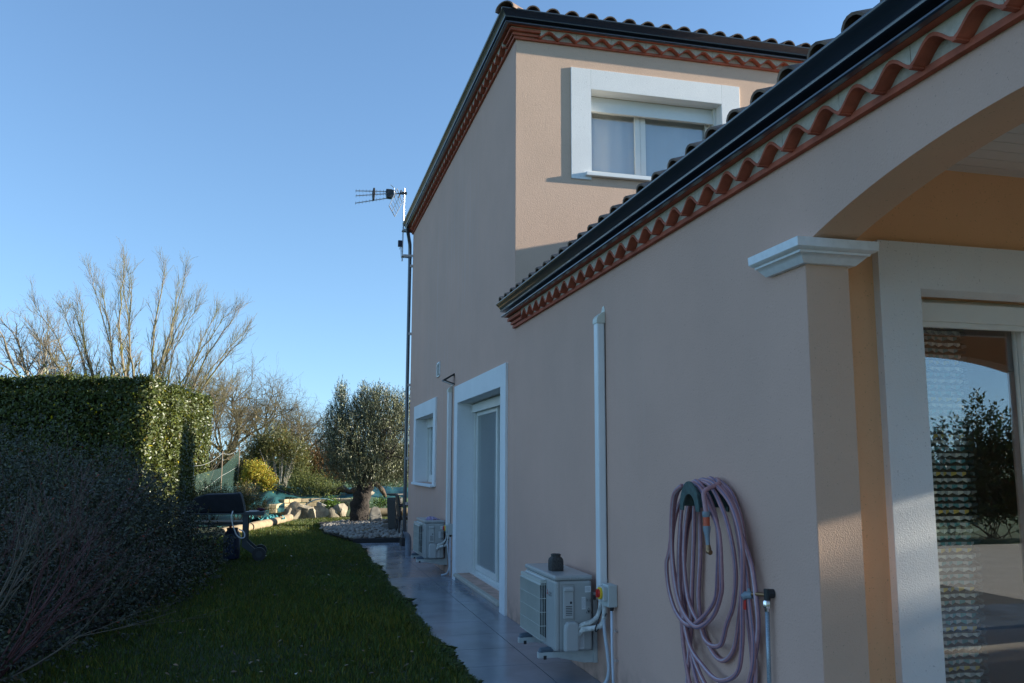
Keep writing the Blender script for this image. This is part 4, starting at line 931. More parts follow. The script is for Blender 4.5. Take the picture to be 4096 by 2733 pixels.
# ---- grey PVC vent pipe in the paving
b = MB(); b.tube([(-.20, 14.9, 0.004), (-.20, 14.9, .235), (-.205, 14.9, .275), (-.22, 14.9, .31), (-.245, 14.9, .335), (-.262, 14.9, .335)], .050, 16)
t = thing('vent_pipe', (-.2, 14.9, 0), 'grey plastic bent vent pipe standing on the paving by the downpipe', 'vent pipe')
b.build('pipe', mat('pvc_grey', (.22, .25, .29), rough=.4, var=.15, vscale=12), t, 'auto')
b = MB(); b.tube([(-.20, 14.9, .12), (-.20, 14.9, .235)], .0545, 16); b.build('socket', MATS['pvc_grey'], t, 'auto')
b = MB(); b.tube([(-.262, 14.9, .335), (-.27, 14.9, .332)], .057, 16); b.build('rim', MATS['pvc_grey'], t, 'auto')
b = MB(); b.box((-.13, 16.44, .004), (0, 16.74, .16)); tag(b.build('drain_box', DKPLAST, None, bevel=.01), 'low black drain box at the foot of the downpipe', 'drain box')

# =================================================================== VEGETATION
rng = np.random.default_rng(7)
def leaf_mat(name, col, rough=.5, trans=.25, spec=.5):
    return mat(name, col, rough=rough, attr=True, trans=trans, spec=spec)
def leaves_obj(name, P, D, Nn, ln, wd, material, parent=None, cols=None, fold=.0, loc=None):
    """P,D,Nn (n,3): base point, long axis, normal; each leaf a 6-vertex blade folded at the midrib"""
    n = len(P); D = D/np.linalg.norm(D, axis=1)[:, None]
    S_ = np.cross(D, Nn); S_ /= (np.linalg.norm(S_, axis=1)[:, None]+1e-9); Nn = np.cross(S_, D)
    ln = np.broadcast_to(ln, n)[:, None]; wd = np.broadcast_to(wd, n)[:, None]
    V = np.empty((n, 6, 3), np.float32)
    V[:, 0] = P; V[:, 1] = P+D*ln*.35+S_*wd*.5+Nn*wd*.12; V[:, 2] = P+D*ln*.72+S_*wd*.40+Nn*wd*.10-Nn*ln*.04
    V[:, 3] = P+D*ln-Nn*ln*.12; V[:, 4] = P+D*ln*.72-S_*wd*.40+Nn*wd*.10-Nn*ln*.04; V[:, 5] = P+D*ln*.35-S_*wd*.5+Nn*wd*.12
    return mesh_np(name, V.reshape(-1, 3), np.arange(n*6).reshape(n, 6), material, parent, cols if cols is None else np.repeat(cols, 6, 0))
def mesh_np(name, V, F, material, parent=None, cols=None):
    nf, k = F.shape; me = bpy.data.meshes.new(name); me.vertices.add(len(V)); me.vertices.foreach_set('co', V.astype(np.float32).ravel())
    me.loops.add(nf*k); me.loops.foreach_set('vertex_index', F.astype(np.int32).ravel())
    me.polygons.add(nf); me.polygons.foreach_set('loop_start', np.arange(nf, dtype=np.int32)*k)
    try: me.polygons.foreach_set('loop_total', np.full(nf, k, np.int32))
    except Exception: pass
    me.update(calc_edges=True); me.materials.append(material)
    if cols is not None:
        a = me.color_attributes.new('Col', 'FLOAT_COLOR', 'POINT'); c = np.ones((len(V), 4), np.float32); c[:, :3] = cols; a.data.foreach_set('color', c.ravel())
    o = bpy.data.objects.new(name, me); COL.objects.link(o)
    if parent:
        o.parent = parent; o.matrix_parent_inverse = Matrix.Translation(-Vector(parent.location))
    return o
def rand_dir(n):
    v = rng.normal(size=(n, 3)); return v/np.linalg.norm(v, axis=1)[:, None]
def colvar(n, base, alts=(), amt=.22):
    c = np.tile(np.array(base, float), (n, 1)); 
    for prob, cc in alts:
        m_ = rng.random(n) < prob; c[m_] = cc
    return c*(1+amt*rng.normal(size=(n, 1))).clip(.35, 1.9)
def noise3(P, s, seed=0):
    """cheap smooth noise"""
    r = np.random.default_rng(seed); out = np.zeros(len(P))
    for _ in range(6):
        k = r.normal(size=3)*s; out += np.sin(P@k+r.uniform(0, 6.28))
    return out/6

# ---- clipped laurel hedge: rotated block, leaves on the faces with a solid dark core
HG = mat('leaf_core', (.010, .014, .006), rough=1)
hcx, hcy = -5.13, 19.5; ang = R(9)
def hl(u_, v, z): # u along front face to the left, v depth away
    return (hcx-u_*math.cos(ang)+v*math.sin(ang)*1.0, hcy+u_*math.sin(ang)*1.3+v*math.cos(ang), z)
def hl_np(U, V, Z): return np.stack([hcx-U*math.cos(ang)+V*math.sin(ang), hcy+U*math.sin(ang)*1.3+V*math.cos(ang), Z], 1)
hedge = thing('clipped_hedge', hl(2, 2, 0), 'tall clipped laurel hedge, its sunlit end turned to the lawn', 'hedge')
HW, HD, HH = 6.2, 5.6, 3.30
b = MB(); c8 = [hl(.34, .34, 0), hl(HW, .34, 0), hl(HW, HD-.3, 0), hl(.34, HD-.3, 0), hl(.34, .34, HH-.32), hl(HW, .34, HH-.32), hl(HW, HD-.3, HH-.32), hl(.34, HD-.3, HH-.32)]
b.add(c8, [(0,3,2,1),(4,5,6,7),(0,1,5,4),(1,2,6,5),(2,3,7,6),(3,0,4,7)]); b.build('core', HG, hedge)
def face_leaves(n, fn, nrm, spread=.22):
    a, c = rng.random(n), rng.random(n); U, V, Z = fn(a, c)
    P = hl_np(U, V, Z); nr = np.array(nrm, float); nr = np.array([-nr[0]*math.cos(ang)+nr[1]*math.sin(ang), nr[0]*math.sin(ang)*1.3+nr[1]*math.cos(ang), nr[2]]); nr /= np.linalg.norm(nr)
    depth = rng.random(n)**1.6*spread; bulge = .15*noise3(P, 1.6, 3)+.09*noise3(P, 4.5, 5)
    P = P+nr*(bulge-depth)[:, None]
    D = rand_dir(n)*.8+nr*.35+np.array([0, 0, -.15]); Nn = nr+rand_dir(n)*.55
    return P, D, Nn, depth
sets = [face_leaves(31000, lambda a, c: (a*HW, 0*a+.08, c*HH), (0, -1, 0)), face_leaves(25000, lambda a, c: (0*a+.06, a*HD, c*HH), (-1, 0, 0)),
        face_leaves(15000, lambda a, c: (a*HW, c*HD, 0*a+HH-.02), (0, 0, 1)), face_leaves(3500, lambda a, c: (.1+.25*c*a, a*HD*0+c*HD, HH-.05-.1*a), (-.7, 0, .7)), face_leaves(2500, lambda a, c: (a*HW, .1+0*a, HH-.06+0*a), (0, -.7, .7))]
P, D, Nn = [np.concatenate([s[i] for s in sets]) for i in range(3)]
n = len(P); cl_ = colvar(n, (1, 1, 1), ((.10, (1.6, 1.35, .7)), (.006, (7, 4.2, .5)), (.05, (1.5, 1.0, .6))), .28)
leaves_obj('foliage', P, D, Nn, rng.uniform(.06, .105, n), rng.uniform(.028, .045, n), leaf_mat('laurel_leaf', (.078, .098, .020), rough=.42, trans=.18, spec=.5), hedge, cl_)
# shoots standing above the top
k = 420; U = rng.random(k)*HW; V = rng.random(k)*HD; B0_ = hl_np(U, V, np.full(k, HH)); Pl, Dl, Nl = [], [], []
for i in range(k):
    h = rng.uniform(.06, .34)*(1 if rng.random() < .5 else .5); tilt = rand_dir(1)[0]*.25
    for j in range(int(h/.028)):
        p = B0_[i]+np.array([tilt[0], tilt[1], 1])*(j*.028); Pl.append(p); d = rand_dir(1)[0]; d[2] = abs(d[2])*.8+.2; Dl.append(d); Nl.append(rand_dir(1)[0]+np.array([0, 0, .6]))
Pl, Dl, Nl = map(np.array, (Pl, Dl, Nl))
leaves_obj('top_shoots', Pl, Dl, Nl, rng.uniform(.06, .10, len(Pl)), .032, MATS['laurel_leaf'], hedge, colvar(len(Pl), (1, 1, 1), ((.25, (1.9, 1.3, .8)),), .3))

# ---- generic bush: ellipsoidal clumps of leaves on twigs
def bush(name, label, cat, loc, blobs, n, ln, wd, material, base=(1, 1, 1), alts=(), amt=.25, up=.3, spread=.9, twigs=0, twig_mat=None, group=None, sprig=6, core=None, arch=0.0):
    t = thing(name, loc, label, cat, group); Ps, Ds, Ns = [], [], []
    tot = sum(bb[3]*bb[4]*bb[5] for bb in blobs)
    tw = MB()
    for (x, y, z, rx, ry, rz) in blobs:
        m_ = max(1, int(n/sprig*(rx*ry*rz)/tot)); d = rand_dir(m_); d[:, 2] = np.where(d[:, 2] < -.5, -d[:, 2]*.5, d[:, 2])
        rr = rng.random(m_)**.38; rr = rr*(1+.16*noise3(d, 3.1, int(x*10) % 97)+.10*noise3(d, 7, 9))
        c = np.array([x, y, z])+d*rr[:, None]*np.array([rx, ry, rz])
        axis = d*spread+np.array([0, 0, up])+rand_dir(m_)*.45; axis /= np.linalg.norm(axis, axis=1)[:, None]
        L_ = ln*sprig*.42
        for j in range(sprig):
            s = (j-.5*sprig)/sprig*L_*1.6
            q = c+axis*s+rand_dir(m_)*ln*.12
            if arch: q[:, 2] -= arch*(s/L_)**2*L_*(1 if s > 0 else 0)
            Ps.append(q); side = rand_dir(m_)*.75+axis*.7
            if arch: side[:, 2] -= arch*.6
            Ds.append(side); Ns.append(rand_dir(m_)*.7+np.array([0, 0, .7]))
        for _ in range(int(twigs*(rx*ry*rz)/tot)):
            dd = rand_dir(1)[0]; dd[2] = abs(dd[2]); e = np.array([x, y, z])+dd*np.array([rx, ry, rz])*rng.uniform(.7, 1.02)
            s0 = np.array([x+rng.normal()*rx*.12, y+rng.normal()*ry*.12, 0.0]); mid = (s0*.45+e*.55)+rand_dir(1)[0]*.05
            tw.tube(catmull([s0, mid, e], 4), [.010, .009, .008, .007, .006, .005, .004, .003, .002][:9], 4, cap=False)
    P, D, Nn = map(np.concatenate, (Ps, Ds, Ns)); k = P[:, 2] > .01; P, D, Nn = P[k], D[k], Nn[k]; n_ = len(P)
    leaves_obj('foliage', P, D, Nn, ln*rng.uniform(.7, 1.15, n_), wd*rng.uniform(.75, 1.15, n_), material, t, colvar(n_, base, alts, amt))
    if tw.v: tw.build('stems', twig_mat, t, True, recalc=False)
    return t
TWIG = mat('twig_bark', (.07, .052, .04), rough=.9, var=.25, vscale=12)
COT = leaf_mat('grey_green_leaf', (.048, .052, .024), rough=.5, trans=.12)
ca_ = ((.13, (2.0, 1.9, 1.7)), (.05, (2.0, .9, .6)), (.006, (6, .9, .5)))
gsh = 'shrubs along the left border'
bush('border_shrub', 'broad dark arching shrub at the left edge in front of the hedge', 'shrub', (-5.1, 10.6, 0), [(-5.2, 10.7, .75, 1.25, 1.7, 1.22), (-4.2, 9.7, .55, .85, 1.1, .95), (-5.9, 12.8, .9, 1.3, 1.3, 1.35)], 26000, .042, .021, COT, alts=ca_, twigs=90, twig_mat=TWIG, group=gsh, arch=.5)
bush('border_shrub', 'middle dark arching shrub of the left border beside the lawn', 'shrub', (-4.3, 12.5, 0), [(-4.35, 12.4, .60, 1.0, 1.2, 1.05), (-4.9, 14.2, .7, 1.0, 1.0, 1.15), (-3.75, 11.7, .3, .55, .9, .55), (-3.42, 12.0, .2, .42, 1.0, .46), (-3.40, 10.9, .15, .35, .7, .34)], 24000, .042, .021, COT, alts=ca_, twigs=70, twig_mat=TWIG, group=gsh, arch=.5)
bush('border_shrub', 'low dark shrub spreading in front of the covered barbecue', 'shrub', (-3.75, 13.6, 0), [(-3.75, 13.5, .35, .70, .8, .62), (-3.25, 13.4, .25, .38, .5, .42), (-4.6, 15.6, .5, .9, .9, .9)], 14000, .042, .021, COT, alts=ca_, twigs=40, twig_mat=TWIG, group=gsh, arch=.5)
bush('border_shrub', 'nearest dark leafy shrub at the lower left beside the lawn edge', 'shrub', (-4.25, 8.2, 0), [(-4.3, 8.4, .42, .62, .95, .80), (-4.75, 7.2, .45, .65, .9, .85), (-3.85, 9.4, .25, .42, .8, .48), (-3.55, 10.3, .2, .42, 1.0, .42), (-3.72, 8.7, .2, .40, .9, .40), (-4.0, 7.3, .2, .42, .7, .42), (-4.15, 6.3, .15, .4, .7, .35)], 25000, .038, .019, COT, alts=ca_, twigs=60, twig_mat=TWIG, group=gsh, arch=.4)
# ---- bare-stemmed dogwood at the lower left
def grow(mb, p, d, L, r_, lvl, maxl, up=.25, wob=.16, kids=(3, 5), ang_=.6, ratio=.62, seg=5, tips=None, n=4, rmin=.0012):
    pts = [p]; rs = [r_]; q = np.array(p, float); dd = np.array(d, float)
    for i in range(seg):
        dd = dd+rng.normal(size=3)*wob+np.array([0, 0, up*.3]); dd /= np.linalg.norm(dd)
        q = q+dd*L/seg; pts.append(tuple(q)); rs.append(max(r_*(1-(i+1)/seg*.55), rmin))
    mb.tube(pts, rs, 5 if lvl < 2 else (4 if lvl < 3 else 3), cap=False)
    if tips is not None and lvl >= maxl-1: tips += pts[2:]
    if lvl >= maxl: return
    for _ in range(rng.integers(*kids)):
        j = rng.integers(2, seg+1) if lvl else rng.integers(max(1, seg//2), seg+1)
        a = np.array(pts[j]); dj = np.array(pts[j])-np.array(pts[j-1]); dj /= np.linalg.norm(dj)
        ax = np.cross(dj, rand_dir(1)[0]); ax /= np.linalg.norm(ax); th = ang_*rng.uniform(.55, 1.25)
        nd = dj*math.cos(th)+ax*math.sin(th)
        grow(mb, tuple(a), nd, L*ratio*rng.uniform(.7, 1.15), rs[j]*.68, lvl+1, maxl, up, wob, kids, ang_, ratio, seg, tips, n, rmin)
RED = mat('red_stem', (.11, .036, .034), rough=.6, var=.3, vscale=9)
t = thing('bare_shrub', (-4.15, 6.6, 0), 'leafless shrub with thin reddish and pale stems in the lower left corner', 'shrub')
b = MB()
for i in range(15):
    a = rng.uniform(0, 6.28); grow(b, (-4.15+.12*math.cos(a), 6.5+.12*math.sin(a), 0), (math.cos(a)*.55+.10, math.sin(a)*.5, 1.0), rng.uniform(.6, .95), .0085, 0, 3, .12, .10, (2, 5), .42, .66, 5)
b.build('stems', RED, t, True, recalc=False)
b = MB()
for a, (dx, dy) in enumerate(((.62, .1), (.95, .12), (.35, -.1), (.15, .3))):
    grow(b, (-4.30+.05*a, 6.45, 0), (dx, dy, .78 if a != 1 else .40), rng.uniform(.8, 1.1), .013, 0, 3, .10, .07, (2, 4), .38, .66, 6)
b.build('pale_stems', mat('pale_stem', (.13, .10, .07), rough=.8, var=.2, vscale=8), t, True, recalc=False)

# ---- bare winter trees beyond the hedge and garden
def moss_mat(name, bark, moss):
    return mat(name, bark, rough=.95, col2=moss, vscale=2.2, bump=.3, bscale=30)
BARK = moss_mat('mossy_bark', (.26, .21, .16), (.20, .18, .045)); BARK2 = moss_mat('grey_bark', (.27, .23, .19), (.20, .17, .11)); BARK3 = moss_mat('dark_bark', (.15, .12, .095), (.16, .14, .05))
def bare_tree(label, x, y, stems, h, spread, r0, bark, kids=(3, 6), levels=4, zf=0.0, lean=(0, 0), wob=.13, up=.3, ang_=.5, twigleaf=None, group='bare winter trees', tl=(.06, .025), trunk_h=.0, ratio=.60, sx=1.0, sy=1.0):
    t = thing('bare_tree', (x, y, 0), label, 'tree', group); b = MB(); tips = []
    zf0 = zf
    if zf > 0:
        tb = MB(); tb.tube(catmull([(x-.1*lean[0], y, -.05), (x, y, zf*.5), (x+.1*lean[0], y, zf)], 4), [r0*2.2-(r0*.9)*i/8 for i in range(9)], 10, cap=False); tb.build('trunk', bark, t, True, recalc=False)
    for i in range(stems):
        a = 2*math.pi*(i+.5*rng.random())/stems; sp = spread*(rng.uniform(.35, 1.0))
        d = np.array([math.cos(a)*sp*sx+lean[0], math.sin(a)*sp*sy+lean[1], 1.0])
        L = (h-zf)*.62*rng.uniform(.85, 1.1)
        grow(b, (x+.05*math.cos(a), y+.05*math.sin(a), zf), d, L, r0*rng.uniform(.6, 1.0), 0, levels, up, wob, kids, ang_, ratio, 7, tips, rmin=.0024)
    b.build('crown', bark, t, True, recalc=False)
    if twigleaf is not None and tips:
        T_ = np.array(tips); k = rng.random(len(T_)) < twigleaf[1]; T_ = T_[k]; n_ = len(T_)
        leaves_obj('dry_leaves', T_, rand_dir(n_)-np.array([0, 0, .8]), rand_dir(n_), rng.uniform(.5, 1.1, n_)*tl[0]*1.3, tl[1], leaf_mat('dry_leaf_'+str(int(twigleaf[2])), twigleaf[0], trans=.3), t, colvar(n_, (1, 1, 1), (), .3))
    return t
np_state = rng
rng = np.random.default_rng(21)
def fan_tree(label, x, y, zf, limbs, Rm, bark, th=62, group='bare winter trees', r0=.075, depth=.55, sd=21):
    t = thing('bare_tree', (x, y, 0), label, 'tree', group); b = MB()
    tb = MB(); tb.tube([(x, y, -.05), (x, y, zf*.5), (x, y, zf+.05)], [r0*2.6, r0*2.1, r0*1.9], 10, cap=False); tb.build('trunk', bark, t, True, recalc=False)
    for i in range(limbs):
        a = R(-th+2*th*(i+.5+.35*rng.normal())/limbs); dp = rng.normal()*depth
        rr = Rm*(1 if abs(a) < R(32) else 1-.42*(abs(a)-R(32))/R(32))*rng.uniform(.80, 1.04)
        e = Vector((x+rr*math.sin(a), y+dp*2.2, zf+rr*math.cos(a))); s0 = Vector((x+.10*math.sin(a)*3, y+dp*.15, zf-.3+.25*rng.random()))
        m1 = s0.lerp(e, .33)+Vector((.22*math.sin(a)*2+rng.normal()*.07, rng.normal()*.07, -.10*abs(math.sin(a))*2)); m2 = s0.lerp(e, .68)+Vector((.12*math.sin(a)+rng.normal()*.10, rng.normal()*.1, 0))
        pts = catmull([s0, m1, m2, e], 6); n_ = len(pts); rl = r0*rng.uniform(.55, .95)
        pts = [p+Vector(rng.normal(size=3)*.018) for p in pts]
        b.tube(pts, [max(.006, rl*(1-.86*k/(n_-1))) for k in range(n_)], 6, cap=False)
        for k in range(4, n_):
            for _ in range(2 if k < n_-3 else 3):
                d = (pts[k]-pts[k-1]).normalized(); ax = Vector(rand_dir(1)[0]); nd = np.array(d)*.86+np.array(ax)*.42+np.array([0, 0, .28])
                grow(b, tuple(pts[k]), nd, rng.uniform(.55, 1.15)*(1-.35*k/n_), max(.006, rl*(1-.86*k/(n_-1))*.42), 1, 2, .22, .12, (6, 10), .5, .5, 5, None, rmin=.0030)
    b.build('crown', bark, t, True, recalc=False); return t
fan_tree('large many-stemmed bare tree with mossy limbs fanning above the hedge', -7.1, 30, 2.3, 27, 5.4, BARK)
bare_tree('pale bare tree with forked trunk above the left part of the hedge', -9.7, 28.5, 7, 6.5, 1.0, .06, BARK2, (5, 7), 3, 3.2, wob=.20, up=.22, ang_=.62, ratio=.56)
bare_tree('tangled bare tree cut by the left edge of the picture', -11.6, 27.5, 10, 5.4, .9, .055, BARK3, (5, 7), 3, 2.0, wob=.2, up=.2, ang_=.6, ratio=.56)
bare_tree('thin reddish bare sapling group between the pale tree and the large one', -8.7, 31.5, 4, 5.7, .5, .03, mat('pinkish_bark', (.20, .13, .11), rough=.9), (3, 6), 3, 0.6, wob=.14, up=.2, ang_=.55, ratio=.56)
bare_tree('bushy hazel with pale yellow catkins at the far end of the hedge', -5.15, 30.5, 14, 4.9, .55, .028, BARK3, (5, 7), 3, .3, wob=.16, up=.2, ang_=.55, twigleaf=((.42, .28, .10), .10, 2), tl=(.055, .014), ratio=.56)
bare_tree('crooked bare tree with dense twigs behind the yellow shrub', -4.45, 33, 9, 5.4, .70, .065, BARK3, (6, 8), 3, 1.7, wob=.24, up=.12, ang_=.72, ratio=.58)
bare_tree('crooked bare tree standing behind the oleander', -3.0, 34, 9, 4.9, .75, .06, BARK3, (6, 8), 3, 1.3, lean=(.25, 0), wob=.25, up=.10, ang_=.75, ratio=.58)
bare_tree('low spreading bare tree between the oleander and the olive', -1.9, 35, 9, 4.2, 1.0, .055, BARK3, (6, 8), 3, 1.2, lean=(.30, 0), wob=.25, up=.06, ang_=.75, ratio=.58)

# ---- olive tree
rng = np.random.default_rng(33)
t = thing('olive_tree', (-.50, 22.3, 0), 'dense silvery olive tree with thick leaning trunk on the pebble bed', 'tree')
b = MB(); tp = catmull([(-.50, 22.3, -.05), (-.50, 22.3, .10), (-.46, 22.3, .45), (-.40, 22.3, .80), (-.32, 22.3, 1.12), (-.22, 22.3, 1.45)], 5)
b.tube(tp, [.30-.06*min(1, i/5)-.055*min(1, max(0, i-5)/20)+.016*math.sin(i*1.9) for i in range(len(tp))], 14)
for v_i in range(len(b.v)):
    x_, y_, z_ = b.v[v_i]; k = 1+.09*math.sin(z_*9+math.atan2(y_-22.3, x_+.4)*3)+.05*math.sin(z_*23+math.atan2(y_-22.3, x_+.4)*5); cx_o = -.50+.2*max(0, z_); b.v[v_i] = (cx_o+(x_-cx_o)*k, 22.3+(y_-22.3)*k, z_)
b.build('trunk', mat('olive_bark', (.045, .036, .03), rough=1, var=.5, vscale=14, bump=1, bscale=28, bdist=.03), t, True)
b = MB(); otips = []
for i in range(9):
    a = 2*math.pi*i/9; grow(b, (-.26, 22.3, 1.25), (math.cos(a)*.8, math.sin(a)*.8, 1.0), 1.25, .05, 0, 2, .1, .15, (3, 6), .55, .6, 5, otips)
b.build('limbs', MATS['olive_bark'], t, True, recalc=False)
OL = leaf_mat('olive_leaf', (.15, .155, .09), rough=.42, trans=.12)
Ps, Ds, Ns = [], [], []
blobs = [(-.45, 22.3, 2.0, 1.05, 1.0, 1.0), (.35, 22.4, 2.1, .95, 1.0, .95), (-1.02, 22.2, 2.15, .52, .7, .85), (.0, 22.3, 2.75, .85, .8, .65), (-1.05, 22.1, 2.75, .22, .3, .50), (-.38, 22.2, 3.0, .30, .4, .55), (.55, 22.3, 2.85, .35, .4, .50), (-.25, 22.2, 1.45, 1.15, 1.0, .55), (.75, 22.6, 1.5, .65, .9, .5)]+[(rng.uniform(-1.1, .9), 22.2+rng.normal()*.3, rng.uniform(2.9, 3.3), .09, .10, .34) for _ in range(13)]
for (x, y, z, rx, ry, rz) in blobs:
    m_ = int(1900*(rx*ry*rz)**.72)+4; d = rand_dir(m_); rr = rng.random(m_)**.36*(1+.20*noise3(d, 5, int(abs(x)*20))+.16*noise3(d, 11, 5))
    c = np.array([x, y, z])+d*rr[:, None]*np.array([rx, ry, rz]); axis = d*.35+np.array([0, 0, .95])+rand_dir(m_)*.35; axis /= np.linalg.norm(axis, axis=1)[:, None]
    for j in range(9):
        Ps.append(c+axis*(j-3)*.030); Ds.append(rand_dir(m_)*.6+axis*.95); Ns.append(rand_dir(m_)+d*.4)
P, D, Nn = map(np.concatenate, (Ps, Ds, Ns)); n_ = len(P)
leaves_obj('foliage', P, D, Nn, rng.uniform(.04, .066, n_), rng.uniform(.011, .016, n_), OL, t, colvar(n_, (1, 1, 1), ((.22, (3.0, 3.0, 2.9)), (.30, (.45, .5, .4))), .25))

# ---- garden shrubs behind the lawn
rng = np.random.default_rng(44)
t = bush('oleander', 'tall oleander with long narrow leaves and pale bare stems behind the yellow shrub', 'shrub', (-2.55, 28, .4), [(-2.75, 28, 2.0, .62, .55, .68), (-2.1, 28, 1.75, .50, .5, .60), (-3.15, 28.1, 1.75, .42, .5, .55), (-1.85, 27.9, 1.45, .30, .35, .35)], 9500, .105, .018, leaf_mat('oleander_leaf', (.13, .135, .045), rough=.45, trans=.22), alts=((.25, (1.5, 1.35, .9)), (.04, (1.8, .9, .4))), up=.9, spread=.5)
b = MB()
for i in range(26):
    a = rng.uniform(-1, 1); e = (-2.5+a*.75+rng.normal()*.05, 27.85+rng.normal()*.15, rng.uniform(1.5, 2.0)); s0 = (-2.5+a*.14, 27.9+rng.normal()*.05, .45)
    b.tube(catmull([s0, ((s0[0]+e[0])/2-.06*a, (s0[1]+e[1])/2, (s0[2]+e[2])/2), e], 4), [.016-.001*j for j in range(9)], 5, cap=False)
b.build('stems', mat('oleander_stem', (.42, .37, .30), rough=.8, var=.2, vscale=8), t, True, recalc=False)
bush('yellow_shrub', 'rounded golden yellow shrub at the end of the tarpaulin', 'shrub', (-3.1, 26.8, .4), [(-3.15, 26.8, 1.10, .48, .42, .46), (-2.80, 26.7, .88, .30, .32, .40), (-3.2, 26.8, 1.35, .32, .3, .30)], 8500, .05, .022, leaf_mat('golden_leaf', (.52, .44, .06), rough=.5, trans=.3), alts=((.25, (.55, .75, .8)), (.15, (1.1, .7, .6))), twigs=25, twig_mat=TWIG)
bush('rosemary_shrub', 'wide dark green prostrate rosemary mound in front of the olive', 'shrub', (-1.75, 26.9, .5), [(-1.80, 26.9, .82, .66, .55, .60), (-1.25, 26.8, .70, .62, .55, .52), (-2.25, 26.9, .62, .36, .45, .34), (-.85, 26.8, .62, .32, .45, .36)], 20000, .040, .012, leaf_mat('rosemary_leaf', (.12, .14, .03), rough=.6, trans=.1), alts=((.2, (1.5, 1.4, 1.2)),), up=.7, sprig=12)
bg_ = 'rough bushes beyond the garden'
bush('rough_bush', 'brown and green rough bush behind the oleander on the left', 'bush', (-3.6, 31, 0), [(-3.7, 31, 1.0, 1.0, .7, 1.25), (-4.5, 31.5, .8, .8, .7, 1.2)], 12000, .07, .03, leaf_mat('rough_leaf', (.085, .085, .028), trans=.2), alts=((.3, (1.3, .8, .5)), (.15, (.8, 1.2, .7))), twigs=60, twig_mat=TWIG, group=bg_)
bush('rough_bush', 'russet leaved rough bush left of the olive', 'bush', (-1.3, 31, 0), [(-1.45, 30.5, 1.35, .60, .6, 1.0), (-.9, 30.8, 1.3, .6, .6, .95)], 8000, .07, .03, leaf_mat('russet_leaf', (.15, .075, .022), trans=.25), alts=((.3, (.5, 1.0, 1.0)), (.1, (1.5, 1.2, .8))), twigs=50, twig_mat=TWIG, group=bg_)
bush('rough_bush', 'dark green rough bush behind the rosemary mound', 'bush', (-2.2, 31.5, 0), [(-2.3, 31.5, .95, .9, .7, 1.0), (-.2, 31.5, .9, 1.2, .7, 1.0), (1.2, 31.5, .9, 1.2, .7, 1.1)], 12000, .07, .03, leaf_mat('bramble_leaf', (.045, .085, .02), trans=.2), alts=((.2, (1.6, 1.3, .6)),), twigs=60, twig_mat=TWIG, group=bg_)
bush('low_shrub', 'olive brown low shrub behind the covered barbecue', 'shrub', (-4.0, 23.0, 0), [(-4.05, 22.8, .55, .62, .6, .55), (-3.45, 23.2, .45, .42, .5, .42)], 8500, .045, .018, leaf_mat('olive_brown_leaf', (.12, .105, .035), trans=.2), alts=((.2, (.6, .9, .6)),), twigs=30, twig_mat=TWIG)
bush('low_shrub', 'straggling thin-leaved shrub over the tarpaulin beside the barbecue', 'shrub', (-3.1, 23.5, 0), [(-3.2, 23.4, .55, .42, .4, .42), (-2.9, 23.5, .35, .35, .4, .30), (-3.35, 24.5, .75, .35, .4, .35)], 2600, .05, .02, leaf_mat('thin_leaf', (.13, .13, .05), trans=.25), alts=((.3, (1.3, .8, .5)),), twigs=60, twig_mat=TWIG)
bush('ground_plant', 'bright green leafy plant growing over the low stone wall', 'plant', (-1.0, 25.6, 0), [(-1.05, 25.5, .36, .26, .2, .22), (-.85, 25.5, .26, .2, .2, .18)], 900, .06, .034, leaf_mat('bright_leaf', (.12, .20, .03), trans=.35), sprig=4, up=.8)
bush('ground_plant', 'low green plants along the log right of the olive trunk', 'plant', (.2, 25.6, 0), [(-.1, 25.8, .28, .3, .2, .2), (.45, 25.8, .34, .35, .25, .26), (.95, 25.8, .3, .35, .25, .22)], 1500, .05, .028, MATS['bright_leaf'], alts=((.3, (.7, .7, .7)),), sprig=4, up=.8)
# unseen garden: planting that throws the shade on the pebbles and pillar, and stands in the glass reflection
bush('garden_shrub', 'leafy garden shrub south of the terrace, seen only in the glass', 'shrub', (11, -8, 0), [(11.3, -8, 1.0, .8, .7, 1.55), (12.3, -8.2, 1.3, .75, .8, 1.75), (13.6, -8.2, 1.3, .9, .8, 1.6), (10.3, -7.8, .8, .6, .6, 1.15), (15, -8.5, 1.3, 1.2, .8, 1.5), (12.5, -8.2, .6, 2.5, .8, .7)], 30000, .10, .045, leaf_mat('garden_leaf', (.05, .085, .025), trans=.2), twigs=50, twig_mat=TWIG)
bush('garden_shrub', 'row of garden shrubs east of the house, outside the picture', 'shrub', (17, 1, 0), [(17, .2+i*.85, 1.6, .9, .75, 3.15+.3*math.sin(i*2.3)) for i in range(3)], 24000, .20, .12, MATS['garden_leaf'])
bush('shade_hedge', 'low clipped hedge added unseen behind the house corner to shade the pebbles', 'hedge', (1.3, 20, 0), [(1.5, 17.4+i*.42, .30, .40, .40, .34) for i in range(14)], 16000, .06, .035, MATS['garden_leaf'])  # put in out of sight to cast shade on the pebbles and olive trunk
bush('shade_hedge', 'taller clipped hedge added unseen behind the house to shade the ground', 'hedge', (3.3, 18.5, 0), [(3.3, 17.3+i*.4, .75, .45, .45, .85) for i in range(7)], 14000, .06, .035, MATS['garden_leaf'])  # second unseen hedge, added to lengthen the shade on the ground

